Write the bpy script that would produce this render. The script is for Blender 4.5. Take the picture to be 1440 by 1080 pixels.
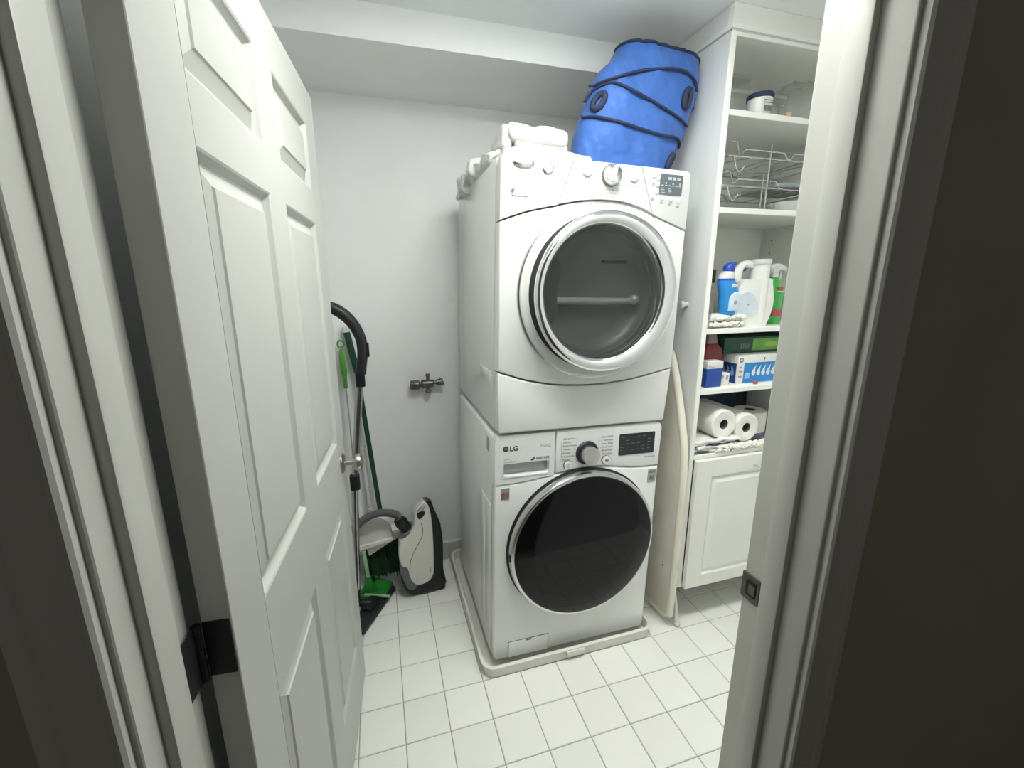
import bpy, bmesh, math, random
from mathutils import Vector, Matrix, noise
random.seed(7); noise.seed_set(7)
R = math.radians
for o in list(bpy.data.objects): bpy.data.objects.remove(o)
scene = bpy.context.scene
C = scene.collection

# ------------------------------------------------------------------ camera
cam_d = bpy.data.cameras.new('camera'); cam = bpy.data.objects.new('camera', cam_d); C.objects.link(cam)
cam_d.sensor_width = 36; cam_d.sensor_fit = 'HORIZONTAL'
cam_d.lens = 587.38/1440*36
cam_d.shift_x = 19.51/1440; cam_d.shift_y = -5.67/1440
cam_d.clip_start = 0.01; cam_d.clip_end = 50
yaw, pitch, roll = 0.2767, 0.2222, -0.008
fwd = Vector((math.sin(yaw)*math.cos(pitch), math.cos(yaw)*math.cos(pitch), -math.sin(pitch)))
rgt = Vector((math.cos(yaw), -math.sin(yaw), 0)); up = rgt.cross(fwd)
r2 = rgt*math.cos(roll)+up*math.sin(roll); u2 = up*math.cos(roll)-rgt*math.sin(roll)
m = Matrix((r2, u2, -fwd)).transposed().to_4x4(); m.translation = (0.006, -1.7587, 1.5059)
cam.matrix_world = m
scene.camera = cam

# ------------------------------------------------------------------ world, light, exposure
w = bpy.data.worlds.new('world'); scene.world = w; w.use_nodes = True
bg = w.node_tree.nodes['Background']; bg.inputs[0].default_value = (1.0, 0.96, 0.88, 1); bg.inputs[1].default_value = 0.06
LAMP = (0.50, -0.94, 2.408)      # the room's flush ceiling panel lamp; built below
LAMP_STRENGTH = 24.5
FILL_SPOTS = ((0.10, -0.74), (1.30, -0.98)); FILL_W = (11.0, 27.0)   # unseen fill spots added to brighten floor, fronts and shelves; built below
scene.view_settings.view_transform = 'Standard'
scene.view_settings.look = 'None'
scene.view_settings.gamma = 1.0
scene.view_settings.use_curve_mapping = False
scene.view_settings.exposure = 0.37

# ------------------------------------------------------------------ materials
MATS = {}
def mat(name, col, rough=0.5, metal=0.0, var=0.04, scale=6.0, bump=0.0, bscale=200.0, coat=0.0, trans=0.0, ior=1.45, emit=None, estr=0, spec=None, alpha=1.0, sheen=0.0):
    if name in MATS: return MATS[name]
    M = bpy.data.materials.new(name); M.use_nodes = True
    nt = M.node_tree; N = nt.nodes; L = nt.links; b = N['Principled BSDF']
    tc = N.new('ShaderNodeTexCoord')
    nz = N.new('ShaderNodeTexNoise'); nz.inputs['Scale'].default_value = scale; nz.inputs['Detail'].default_value = 4
    L.new(tc.outputs['Object'], nz.inputs['Vector'])
    cr = N.new('ShaderNodeValToRGB')
    lo = [max(0, c*(1-var)) for c in col[:3]]; hi = [min(1, c*(1+var)) for c in col[:3]]
    cr.color_ramp.elements[0].position = 0.3; cr.color_ramp.elements[1].position = 0.7
    cr.color_ramp.elements[0].color = (*lo, 1); cr.color_ramp.elements[1].color = (*hi, 1)
    L.new(nz.outputs['Fac'], cr.inputs['Fac']); L.new(cr.outputs['Color'], b.inputs['Base Color'])
    b.inputs['Roughness'].default_value = rough; b.inputs['Metallic'].default_value = metal
    b.inputs['Coat Weight'].default_value = coat; b.inputs['Coat Roughness'].default_value = 0.06
    b.inputs['Transmission Weight'].default_value = trans; b.inputs['IOR'].default_value = ior
    b.inputs['Alpha'].default_value = alpha
    b.inputs['Sheen Weight'].default_value = sheen
    if spec is not None: b.inputs['Specular IOR Level'].default_value = spec
    if emit:
        b.inputs['Emission Color'].default_value = (*emit, 1); b.inputs['Emission Strength'].default_value = estr
    if bump:
        n2 = N.new('ShaderNodeTexNoise'); n2.inputs['Scale'].default_value = bscale; n2.inputs['Detail'].default_value = 3
        L.new(tc.outputs['Object'], n2.inputs['Vector'])
        bp = N.new('ShaderNodeBump'); bp.inputs['Strength'].default_value = bump; bp.inputs['Distance'].default_value = 0.002
        L.new(n2.outputs['Fac'], bp.inputs['Height']); L.new(bp.outputs['Normal'], b.inputs['Normal'])
    MATS[name] = M; return M
def tile_mat():
    M = mat('tile_glaze', (.89, .895, .845), .28, var=.02, scale=3, bump=.06, bscale=40)
    nt = M.node_tree; N = nt.nodes; L = nt.links; b = N['Principled BSDF']
    oi = N.new('ShaderNodeObjectInfo'); hsv = N.new('ShaderNodeHueSaturation')
    mr = N.new('ShaderNodeMapRange'); mr.inputs['To Min'].default_value = .965; mr.inputs['To Max'].default_value = 1.02
    L.new(oi.outputs['Random'], mr.inputs['Value']); L.new(mr.outputs['Result'], hsv.inputs['Value'])
    src = b.inputs['Base Color'].links[0].from_socket
    L.new(src, hsv.inputs['Color']); L.new(hsv.outputs['Color'], b.inputs['Base Color'])
    return M
def glass_mat(name, tint, refl_rough=.03, fac=0.08):
    M = bpy.data.materials.new(name); M.use_nodes = True; nt = M.node_tree; N = nt.nodes; L = nt.links
    N.remove(N['Principled BSDF']); out = N['Material Output']
    t = N.new('ShaderNodeBsdfTransparent'); t.inputs[0].default_value = (*tint, 1)
    g = N.new('ShaderNodeBsdfGlossy'); g.inputs['Roughness'].default_value = refl_rough
    f = N.new('ShaderNodeLayerWeight'); f.inputs[0].default_value = .18
    mu = N.new('ShaderNodeMath'); mu.operation = 'MULTIPLY'; mu.inputs[1].default_value = .45
    ad = N.new('ShaderNodeMath'); ad.operation = 'ADD'; ad.inputs[1].default_value = fac; ad.use_clamp = True
    mx = N.new('ShaderNodeMixShader')
    L.new(f.outputs['Facing'], mu.inputs[0]); L.new(mu.outputs[0], ad.inputs[0]); L.new(ad.outputs[0], mx.inputs[0]); L.new(t.outputs[0], mx.inputs[1]); L.new(g.outputs[0], mx.inputs[2])
    L.new(mx.outputs[0], out.inputs[0]); MATS[name] = M; return M

WALL = mat('wall_paint', (.90, .915, .91), .75, var=.015, bump=.05, bscale=120)
CEIL = mat('ceiling_paint', (.88, .90, .90), .85, var=.015, bump=.05, bscale=120)
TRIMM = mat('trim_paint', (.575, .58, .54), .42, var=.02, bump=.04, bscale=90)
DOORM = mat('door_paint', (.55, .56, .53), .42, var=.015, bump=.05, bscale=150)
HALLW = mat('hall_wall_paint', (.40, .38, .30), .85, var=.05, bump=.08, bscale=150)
HALLF = mat('hall_floor_wood', (.10, .07, .05), .5, var=.3, scale=12)
TILE = tile_mat()
GROUT = mat('grout', (.40, .40, .37), .9, var=.1, scale=40)
BASEM = mat('baseboard_tile', (.60, .61, .59), .5, var=.03)
ENAM = mat('white_enamel', (.76, .77, .745), .22, var=.01, coat=.4)
ENAM2 = mat('white_plastic', (.66, .67, .65), .35, var=.01)
LGW = mat('washer_enamel', (.83, .84, .825), .22, var=.01, coat=.4)
LGP = mat('washer_plastic', (.80, .81, .80), .3, var=.01)
CHROME = mat('chrome', (.80, .80, .80), .13, 1.0, var=.02)
SATIN = mat('satin_chrome', (.66, .66, .66), .26, 1.0, var=.05, scale=3)
BRUSH = mat('brushed_metal', (.62, .60, .58), .33, 1.0, var=.08, scale=4)
NICKEL = mat('brushed_nickel', (.45, .43, .40), .32, 1.0, var=.06)
BRONZE = mat('dark_bronze', (.022, .024, .025), .5, .4, var=.2, scale=30)
STRIKE = mat('strike_metal', (.17, .165, .15), .35, .9, var=.15, scale=30)
BLKGL = mat('black_glass', (.004, .004, .005), .06, var=.0, coat=.0, ior=1.45, spec=.28)
DARKP = mat('dark_plastic', (.022, .025, .028), .45, var=.1)
DARKG = mat('dark_gasket', (.012, .014, .017), .55, var=.1)
NAVY = mat('navy_ring', (.018, .022, .030), .35, var=.1)
GREYP = mat('grey_plastic', (.16, .165, .16), .42, var=.06)
GREYS = mat('slot_grey', (.50, .51, .52), .45, var=.03)
INK = mat('ink', (.05, .05, .055), .7)
INKL = mat('ink_light', (.30, .30, .31), .7)
LCD = mat('display_grey', (.12, .145, .155), .25, var=.05)
LCDW = mat('display_mark', (.42, .46, .47), .5)
PANM = mat('pan_plastic', (.78, .78, .72), .38, var=.03)
CABM = mat('cabinet_melamine', (.85, .855, .80), .38, var=.01)
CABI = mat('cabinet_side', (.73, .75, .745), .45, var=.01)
TOWEL = mat('white_towel', (.64, .64, .615), .95, var=.03, bump=.5, bscale=500, sheen=.3)
LACE = mat('white_knit', (.72, .72, .69), .95, var=.06, scale=60, bump=.6, bscale=250)
KNIT = mat('chenille', (.82, .80, .73), .95, var=.08, scale=80, bump=.6, bscale=300)
BLUE = mat('blue_nylon', (.045, .13, .42), .55, var=.14, scale=9, bump=.9, bscale=34, sheen=.1, spec=.3)
NAVYB = mat('navy_binding', (.018, .025, .065), .7, var=.15, scale=60)
BOARDC = mat('board_cover', (.66, .63, .54), .9, var=.07, scale=9, bump=.3, bscale=90)
BOARDE = mat('board_edge', (.78, .75, .65), .85, var=.04, scale=9, bump=.2, bscale=90)
GREEN = mat('lime_plastic', (.10, .36, .05), .4, var=.1)
DKGRN = mat('dark_green_pole', (.010, .055, .030), .4, var=.1)
BRIS = mat('green_bristle', (.008, .045, .018), .85, var=.4, scale=120, bump=1.0, bscale=400)
GRNP = mat('green_plastic', (.02, .22, .03), .4, var=.2, scale=15)
GRNCL = mat('green_clear', (.30, .48, .28), .35, var=.15, scale=15)
STEEL = mat('steel_tube', (.55, .54, .53), .25, 1.0, var=.05)
VACW = mat('vacuum_white', (.72, .72, .68), .3, var=.02, coat=.3)
VACB = mat('vacuum_black', (.010, .012, .016), .45, var=.1)
HOSE = mat('hose_grey', (.14, .145, .145), .5, var=.06)
VALVE = mat('old_brass', (.17, .155, .135), .45, .8, var=.3, scale=60)
PAPER = mat('paper_towel', (.87, .86, .80), .95, var=.02, bump=.35, bscale=260)
PAPEND = mat('paper_end', (.80, .79, .72), .95, var=.04, scale=30, bump=.3, bscale=150)
CORE = mat('cardboard_core', (.17, .14, .14), .9, var=.1)
RAG = mat('rag_white', (.78, .78, .75), .95, var=.06, scale=20, bump=.4, bscale=300)
RAGD = mat('rag_navy', (.10, .12, .17), .95, var=.2, scale=20, bump=.4, bscale=300)
JUGM = mat('jug_white', (.82, .82, .79), .32, var=.01)
JLAB = mat('jug_label', (.62, .70, .76), .4, var=.06, scale=25)
BOTB = mat('bottle_blue', (.03, .28, .70), .25, var=.08)
BOTD = mat('cap_blue', (.02, .07, .46), .35, var=.05)
BOTL = mat('label_pale', (.62, .74, .84), .4, var=.1, scale=30)
SPRG = mat('spray_green', (.06, .40, .08), .22, var=.06)
REDL = mat('label_red', (.50, .07, .09), .5, var=.1)
REDB = mat('red_bottle', (.20, .022, .02), .18, var=.25, scale=20)
MAGL = mat('bottle_smoke', (.20, .14, .14), .2, var=.2, scale=20)
BOXB = mat('box_blue', (.025, .22, .55), .5, var=.1, scale=10)
BOXD = mat('box_dark_blue', (.012, .07, .24), .5, var=.1, scale=10)
BOXR = mat('box_royal', (.018, .065, .30), .5, var=.08, scale=10)
BOXW = mat('box_white', (.72, .71, .69), .55, var=.03)
BOXG = mat('box_green', (.02, .085, .06), .5, var=.15, scale=10)
BOXL = mat('box_lime', (.17, .38, .07), .5, var=.2, scale=14)
PKG = mat('navy_package', (.010, .025, .055), .35, var=.4, scale=25)
BOXS = mat('box_dark_green', (.07, .10, .10), .6, var=.1)  # the carton's own dark grey green
BOXK = mat('box_print', (.30, .31, .33), .6, var=.9, scale=45)
CLEAR = glass_mat('clear_plastic', (.965, .975, .975), .12, .02)
TINT = glass_mat('tinted_glass', (.47, .49, .485), .04, .02)
DRUM = mat('drum_grey', (.26, .27, .27), .38, .2, var=.05)
DRUML = mat('drum_light', (.62, .63, .63), .3, .3, var=.05)
WIRE = mat('wire_chrome', (.62, .63, .62), .25, .85, var=.05)
ORNG = mat('sticker_copper', (.26, .13, .09), .5, var=.3, scale=80)
STKG = mat('sticker_grey', (.25, .26, .27), .5, var=.2, scale=80)
SILV = mat('sticker_silver', (.42, .42, .40), .4, .3, var=.1, scale=60)
LAMPM = mat('lamp_diffuser', (.9, .9, .9), .5, emit=(.985, 1.0, .945), estr=LAMP_STRENGTH)

_n = BRUSH.node_tree; _t = _n.nodes.new('ShaderNodeTangent'); _t.direction_type = 'RADIAL'; _t.axis = 'Y'
_n.nodes['Principled BSDF'].inputs['Anisotropic'].default_value = .85; _n.links.new(_t.outputs[0], _n.nodes['Principled BSDF'].inputs['Tangent'])
# ------------------------------------------------------------------ mesh helpers
def catmull(pts, n=6):
    pts = [Vector(p) for p in pts]; out = []
    P = [pts[0]*2-pts[1]] + pts + [pts[-1]*2-pts[-2]]
    for i in range(1, len(P)-2):
        for k in range(n):
            t = k/n; a, b, c, d = P[i-1], P[i], P[i+1], P[i+2]
            out.append(0.5*((2*b)+(c-a)*t+(2*a-5*b+4*c-d)*t*t+(3*b-a-3*c+d)*t**3))
    out.append(pts[-1]); return out
class MB:
    def __init__(s): s.bm = bmesh.new()
    def _merge(s, t):
        me = bpy.data.meshes.new('t'); t.to_mesh(me); t.free(); s.bm.from_mesh(me); bpy.data.meshes.remove(me); return s
    def box(s, x0, x1, y0, y1, z0, z1, bev=0, seg=2, mtx=None):
        t = bmesh.new(); bmesh.ops.create_cube(t, size=1)
        for v in t.verts: v.co = Vector((x0+(v.co.x+.5)*(x1-x0), y0+(v.co.y+.5)*(y1-y0), z0+(v.co.z+.5)*(z1-z0)))
        if bev: bmesh.ops.bevel(t, geom=t.edges[:], offset=bev, segments=seg, profile=.5, affect='EDGES', clamp_overlap=True)
        if mtx: bmesh.ops.transform(t, matrix=mtx, verts=t.verts[:])
        return s._merge(t)
    def prism(s, pts, a0, a1, axis='y', bev=0, seg=2, capbev=True, mtx=None):
        t = bmesh.new()
        f = {'y': lambda u, v, a: (u, a, v), 'z': lambda u, v, a: (u, v, a), 'x': lambda u, v, a: (a, u, v)}[axis]
        A = [t.verts.new(f(u, v, a0)) for u, v in pts]; B = [t.verts.new(f(u, v, a1)) for u, v in pts]
        fa = t.faces.new(A); fb = t.faces.new(B[::-1]); n = len(pts)
        for i in range(n): t.faces.new((A[i], B[i], B[(i+1) % n], A[(i+1) % n]))
        bmesh.ops.recalc_face_normals(t, faces=t.faces[:])
        if bev:
            es = list({e for fc in ((fa, fb) if capbev else (fa,)) for e in fc.edges})
            bmesh.ops.bevel(t, geom=es, offset=bev, segments=seg, profile=.5, affect='EDGES', clamp_overlap=True)
        if mtx: bmesh.ops.transform(t, matrix=mtx, verts=t.verts[:])
        return s._merge(t)
    def loft(s, rings, cap0=True, cap1=True, closed=True):
        t = bmesh.new(); V = [[t.verts.new(p) for p in r] for r in rings]; n = len(rings[0])
        for a, b in zip(V, V[1:]):
            for i in range(n if closed else n-1):
                j = (i+1) % n; t.faces.new((a[i], a[j], b[j], b[i]))
        if cap0: t.faces.new(V[0][::-1])
        if cap1: t.faces.new(V[-1])
        bmesh.ops.recalc_face_normals(t, faces=t.faces[:]); return s._merge(t)
    def lathe(s, prof, c=(0, 0, 0), axis='z', seg=40, cap0=True, cap1=True):
        c = Vector(c); rings = []
        for r, h in prof:
            ring = []
            for k in range(seg):
                a = 2*math.pi*k/seg; u, v = r*math.cos(a), r*math.sin(a)
                ring.append(c+Vector({'z': (u, v, h), 'y': (u, h, v), 'x': (h, u, v)}[axis]))
            rings.append(ring)
        return s.loft(rings, cap0, cap1)
    def tube(s, pts, r, seg=10, smooth=0, cap=True):
        pts = catmull(pts, smooth) if smooth else [Vector(p) for p in pts]
        n = len(pts); rr = r if isinstance(r, (list, tuple)) else None; rings = []
        tn = (pts[1]-pts[0]).normalized(); nrm = tn.orthogonal().normalized()
        for i, p in enumerate(pts):
            t = (pts[min(i+1, n-1)]-pts[max(i-1, 0)]).normalized()
            nrm = (nrm-t*nrm.dot(t)); nrm = nrm.normalized() if nrm.length > 1e-6 else t.orthogonal().normalized()
            b = t.cross(nrm)
            if rr:
                q = i/(n-1)*(len(rr)-1); k = min(int(q), len(rr)-2); rad = rr[k]+(rr[k+1]-rr[k])*(q-k)
            else: rad = r
            rings.append([p+(nrm*math.cos(2*math.pi*k/seg)+b*math.sin(2*math.pi*k/seg))*rad for k in range(seg)])
        return s.loft(rings, cap, cap)
    def sphere(s, c, r, sub=2, sc=(1, 1, 1)):
        t = bmesh.new(); bmesh.ops.create_icosphere(t, subdivisions=sub, radius=1)
        for v in t.verts: v.co = Vector(c)+Vector((v.co.x*r*sc[0], v.co.y*r*sc[1], v.co.z*r*sc[2]))
        return s._merge(t)
    def cloth(s, x0, x1, y0, y1, z0, z1, bev=.015, cuts=14, amp=.006, freq=14, seed=0, mtx=None):
        t = bmesh.new(); bmesh.ops.create_cube(t, size=1)
        for v in t.verts: v.co = Vector((x0+(v.co.x+.5)*(x1-x0), y0+(v.co.y+.5)*(y1-y0), z0+(v.co.z+.5)*(z1-z0)))
        bmesh.ops.bevel(t, geom=t.edges[:], offset=bev, segments=4, profile=.5, affect='EDGES', clamp_overlap=True)
        bmesh.ops.subdivide_edges(t, edges=[e for e in t.edges if e.calc_length() > .03], cuts=cuts, use_grid_fill=True)
        for v in t.verts:
            q = v.co*freq+Vector((seed, seed*2, 0))
            v.co += noise.noise_vector(q)*amp+noise.noise_vector(q*2.7)*amp*.4
        if mtx: bmesh.ops.transform(t, matrix=mtx, verts=t.verts[:])
        return s._merge(t)
    def build(s, name, m, parent=None, smooth=35):
        me = bpy.data.meshes.new(name); s.bm.to_mesh(me); s.bm.free()
        me.materials.append(m)
        if smooth: me.shade_smooth(); me.set_sharp_from_angle(angle=R(smooth))
        o = bpy.data.objects.new(name, me); C.objects.link(o)
        if parent: o.parent = parent
        return o
def tag(o, label, cat, group=None, kind=None):
    o['label'] = label; o['category'] = cat
    if group: o['group'] = group
    if kind: o['kind'] = kind
    return o
def empty(name, loc, rot=(0, 0, 0), label=None, cat=None, group=None, kind=None):
    o = bpy.data.objects.new(name, None); C.objects.link(o); o.location = loc; o.rotation_euler = rot; o.empty_display_size = .05
    if label: tag(o, label, cat, group, kind)
    return o
def lettering(parent, s, x, z, y, size, m, align='LEFT', name='lettering', bold=0):
    cu = bpy.data.curves.new('t', 'FONT'); cu.body = s; cu.size = size; cu.align_x = align; cu.resolution_u = 2; cu.offset = bold
    t = bpy.data.objects.new('t', cu); C.objects.link(t)
    dg = bpy.context.evaluated_depsgraph_get(); dg.update()
    me = bpy.data.meshes.new_from_object(t.evaluated_get(dg)); bpy.data.objects.remove(t); bpy.data.curves.remove(cu)
    for v in me.vertices: v.co = Vector((x+v.co.x, y, z+v.co.y))
    me.materials.clear(); me.materials.append(m); me.name = name
    o = bpy.data.objects.new(name, me); C.objects.link(o); o.parent = parent; return o
def circ(cx, cz, r, n=40, a0=0, a1=360):
    return [(cx+r*math.cos(R(a0+(a1-a0)*k/n)), cz+r*math.sin(R(a0+(a1-a0)*k/n))) for k in range(n if a1-a0 >= 360 else n+1)]
def rrect(x0, x1, z0, z1, r, n=5):
    P = []
    for cx, cz, a in ((x1-r, z1-r, 0), (x0+r, z1-r, 90), (x0+r, z0+r, 180), (x1-r, z0+r, 270)):
        P += [(cx+r*math.cos(R(a+90*k/n)), cz+r*math.sin(R(a+90*k/n))) for k in range(n+1)]
    return P
def curve2(pts, n=8): return [(v.x, v.y) for v in catmull([(a, b, 0) for a, b in pts], n)]

# ================================================================== THE SETTING
T = .1524; YB = .336; XL = -.36; XR = 1.86; ZC = 2.41; YF = -1.205; YH = -1.332
floor = MB().box(XL-.1, XR+.1, YH, YB+.1, -.06, -.0035).build('floor', GROUT, smooth=0)
tag(floor, 'pale square ceramic tile floor with grey grout', 'floor', kind='structure')
tile_meshes = {}
g = .0016
for i in range(math.floor(XL/T), math.ceil(XR/T)):
    for j in range(math.floor(YF/T), math.ceil(YB/T)):
        x0, x1 = max(i*T, XL)+g, min((i+1)*T, XR)-g; y0, y1 = max(j*T, YF)+g, min((j+1)*T, YB)-g
        if x1-x0 < .01 or y1-y0 < .01: continue
        key = (round(x1-x0, 4), round(y1-y0, 4))
        if key not in tile_meshes:
            b = MB(); hx, hy = key[0]/2, key[1]/2; e = .0018
            b.loft([[(-hx, -hy, -.004), (hx, -hy, -.004), (hx, hy, -.004), (-hx, hy, -.004)],
                    [(-hx, -hy, -e), (hx, -hy, -e), (hx, hy, -e), (-hx, hy, -e)],
                    [(-hx+e, -hy+e, 0), (hx-e, -hy+e, 0), (hx-e, hy-e, 0), (-hx+e, hy-e, 0)]])
            o = b.build('tile', TILE, floor, 0); tile_meshes[key] = o.data
        else:
            o = bpy.data.objects.new('tile', tile_meshes[key]); C.objects.link(o); o.parent = floor
        o.location = ((x0+x1)/2, (y0+y1)/2, random.uniform(-.0003, .0003))
def struct(name, b, m, label, cat, smooth=0):
    return tag(b.build(name, m, smooth=smooth), label, cat, kind='structure')
struct('wall_back', MB().box(XL-.1, XR+.1, YB, YB+.1, -.05, ZC), WALL, 'plain pale bluish white back wall with the water valve', 'wall')
struct('wall_left', MB().box(XL-.1, XL, YF, YB, -.05, ZC), WALL, 'pale left wall hidden behind the open door', 'wall')
struct('wall_right', MB().box(XR, XR+.1, YF, YB, -.05, ZC), WALL, 'pale right wall beside the shelf cabinet', 'wall')
struct('ceiling', MB().box(XL-.1, XR+.1, YF, YB+.1, ZC, ZC+.1), CEIL, 'flat white laundry room ceiling', 'ceiling')
struct('ceiling_soffit', MB().box(XL, XR, -.107, YB, 2.303, ZC), WALL, 'boxed white soffit along the top of the back wall', 'soffit')
struct('wall_front', MB().box(XL-1.2, -.28, YH, YF, -.05, 2.7).box(.68, XR+1.0, YH, YF, -.05, 2.7).box(-.28, .68, YH, YF, 2.065, 2.7), WALL, 'partition wall holding the doorway', 'wall')
# dark hallway skin of the partition, seen beside the casing
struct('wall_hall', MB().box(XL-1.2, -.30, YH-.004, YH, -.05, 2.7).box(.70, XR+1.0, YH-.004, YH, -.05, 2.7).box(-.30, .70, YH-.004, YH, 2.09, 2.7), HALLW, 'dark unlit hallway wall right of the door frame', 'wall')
struct('floor_hall', MB().box(XL-1.2, XR+1.0, -3.4, YH, -.06, -.004), HALLF, 'dark hallway floor before the doorway', 'floor')
struct('baseboard_back', MB().prism([(YB, 0), (YB-.012, 0), (YB-.012, .102), (YB-.006, .109), (YB, .110)], XL, XR, 'x'), BASEM, 'low grey baseboard strip along the back wall', 'baseboard')

# ---- door frame: jambs with stop, casing and strike plate
def casing_profile(sgn, xin):
    P = [(0, 0), (0, -.009), (.003, -.0125), (.007, -.0125), (.010, -.0095), (.018, -.0095), (.024, -.012), (.044, -.014), (.047, -.017), (.062, -.017), (.064, -.014), (.064, 0)]
    return [(xin+sgn*a, YH+c) for a, c in P]
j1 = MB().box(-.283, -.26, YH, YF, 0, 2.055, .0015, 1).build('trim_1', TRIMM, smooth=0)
tag(j1, 'painted hinge side door jamb left of the open door', 'door frame', kind='structure')
MB().box(-.262, -.248, -1.297, -1.25, 0, 2.045, .003, 2).build('door_stop', TRIMM, j1)
MB().prism(casing_profile(-1, -.266), 0, 2.11, 'z').build('casing', TRIMM, j1, 25)
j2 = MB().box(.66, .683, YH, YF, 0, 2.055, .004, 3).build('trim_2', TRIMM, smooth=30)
tag(j2, 'painted latch side door jamb with metal strike plate', 'door frame', kind='structure')
MB().box(.648, .662, -1.287, -1.25, 0, 2.045, .003, 2).build('door_stop', TRIMM, j2)
MB().prism(casing_profile(1, .666), 0, 2.11, 'z').build('casing', TRIMM, j2, 25)
sp = MB().prism(rrect(-1.242, -1.203, .907, .963, .004), .6575, .6605, 'x', .0008, 1).build('strike_plate', STRIKE, j2)
MB().prism(rrect(-1.236, -1.214, .919, .951, .003), .6560, .6576, 'x').build('strike_hole', DARKG, sp)
MB().prism(rrect(-1.2345, -1.221, .925, .945, .002), .6552, .6562, 'x').build('strike_tongue', STRIKE, sp)
j3 = MB().box(-.283, .683, YH, YF, 2.055, 2.078, .0015, 1).build('trim_3', TRIMM, smooth=0)
tag(j3, 'painted head jamb above the doorway', 'door frame', kind='structure')
MB().box(-.248, .648, -1.297, -1.25, 2.043, 2.056, .003, 2).build('door_stop', TRIMM, j3)

# ---- six panel door, swung open into the room
DW = .905; DH = 2.03; DT = .037
door = empty('door_1', (-.211, -1.2, .012), (0, 0, math.atan2(.90, .073)), 'white six panel door swung open into the room', 'door', kind='structure')
cols = ((.110, .400), (.505, .795)); rows = ((.225, .800), (1.0, 1.672), (1.757, 1.928))
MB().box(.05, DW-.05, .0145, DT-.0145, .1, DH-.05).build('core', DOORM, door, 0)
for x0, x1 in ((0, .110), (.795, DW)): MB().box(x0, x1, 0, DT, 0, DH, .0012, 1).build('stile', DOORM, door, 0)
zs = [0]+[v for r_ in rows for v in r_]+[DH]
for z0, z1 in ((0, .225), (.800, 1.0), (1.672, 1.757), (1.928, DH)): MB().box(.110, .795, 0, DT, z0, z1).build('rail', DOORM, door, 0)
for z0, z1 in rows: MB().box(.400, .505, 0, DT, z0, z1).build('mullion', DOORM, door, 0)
for x0, x1 in cols:
    for z0, z1 in rows:
        b = MB()
        for s_, yb in ((1, 0), (-1, DT)):
            rings = [[(x0+d, yb+s_*h, z0+d), (x1-d, yb+s_*h, z0+d), (x1-d, yb+s_*h, z1-d), (x0+d, yb+s_*h, z1-d)] for d, h in ((0, 0), (.004, .002), (.007, .007), (.0125, .0135), (.017, .0138), (.040, .0045), (.0425, .0012))]
            b.loft(rings, False, True)
        b.build('panel', DOORM, door, 18)
kn = MB().lathe([(.034, 0), (.034, -.004), (.026, -.009), (.014, -.011)], (.842, 0, .918), 'y', 32).build('rosette', NICKEL, door)
MB().lathe([(.009, -.009), (.009, -.036)], (.842, 0, .918), 'y', 20).build('knob_stem', NICKEL, kn)
MB().lathe([(.010, -.033), (.022, -.037), (.0285, -.047), (.029, -.054), (.0255, -.062), (.015, -.068), (.003, -.0695)], (.842, 0, .918), 'y', 32).build('knob', NICKEL, kn)
MB().lathe([(.034, DT), (.034, DT+.004), (.014, DT+.011), (.010, DT+.03), (.028, DT+.045), (.028, DT+.057), (.004, DT+.068)], (.842, 0, .918), 'y', 24).build('knob', NICKEL, door)
MB().box(DW-.001, DW+.0008, .006, .031, .890, .946).build('latch_plate', STRIKE, door, 0)
for hz in (.20, 1.018, 1.83):
    hg = MB().box(-.0018, .001, .003, .036, hz-.043, hz+.043, .0006, 1).build('hinge_leaf', BRONZE, door, 0)
    b = MB()
    for k in range(5): b.lathe([(.006, hz-.043+k*.0175), (.006, hz-.043+k*.0175+.0162)], (-.007, DT+.004, 0), 'z', 14)
    b.build('hinge_barrel', BRONZE, hg)
    b = MB().box(-.047, -.008, .0415, .0440, hz-.043, hz+.043); b.build('jamb_leaf', BRONZE, hg, 0)

# ---- ceiling lamp (out of frame, lights the room)
lamp = empty('ceiling_lamp', (LAMP[0], LAMP[1], ZC), (0, 0, 0), 'flush white panel lamp on the ceiling before the dryer', 'lamp')
for x0, x1, y0, y1 in ((-.32, .32, -.17, -.155), (-.32, .32, .155, .17), (-.32, -.305, -.155, .155), (.305, .32, -.155, .155)):
    MB().box(x0, x1, y0, y1, -.016, 0, .002, 1).build('lamp_frame', ENAM2, lamp)
MB().box(-.306, .306, -.156, .156, -.013, -.004).build('lamp_panel', LAMPM, lamp, 0)
for k, (lx, ly) in enumerate(FILL_SPOTS):  # unseen fixtures added as fill light for the lower room
    dn = empty('added_fill_spot', (lx, ly, ZC), label=('added unseen fill spot on the ceiling near the open door', 'added unseen fill spot on the ceiling near the shelves')[k], cat='lamp', group='added fill spots')
    MB().lathe([(.050, -.001), (.058, -.006), (.062, -.004), (.062, 0)], axis='z', seg=32, cap0=False, cap1=False).build('fill_ring', ENAM2, dn)
    MB().lathe([(.050, -.0015), (.01, -.0016)], axis='z', seg=24, cap0=False).build('fill_face', mat('fill_glow', (.9, .9, .9), .5, emit=(.985, 1.0, .945), estr=3.0), dn)
    ld = bpy.data.lights.new('spot', 'SPOT'); ld.energy = FILL_W[k]; ld.color = (.985, 1.0, .945); ld.spot_size = R(74); ld.spot_blend = .75; ld.shadow_soft_size = .05
    lo = bpy.data.objects.new('fill_beam', ld); C.objects.link(lo); lo.parent = dn; lo.location = (0, 0, -.03)

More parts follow.
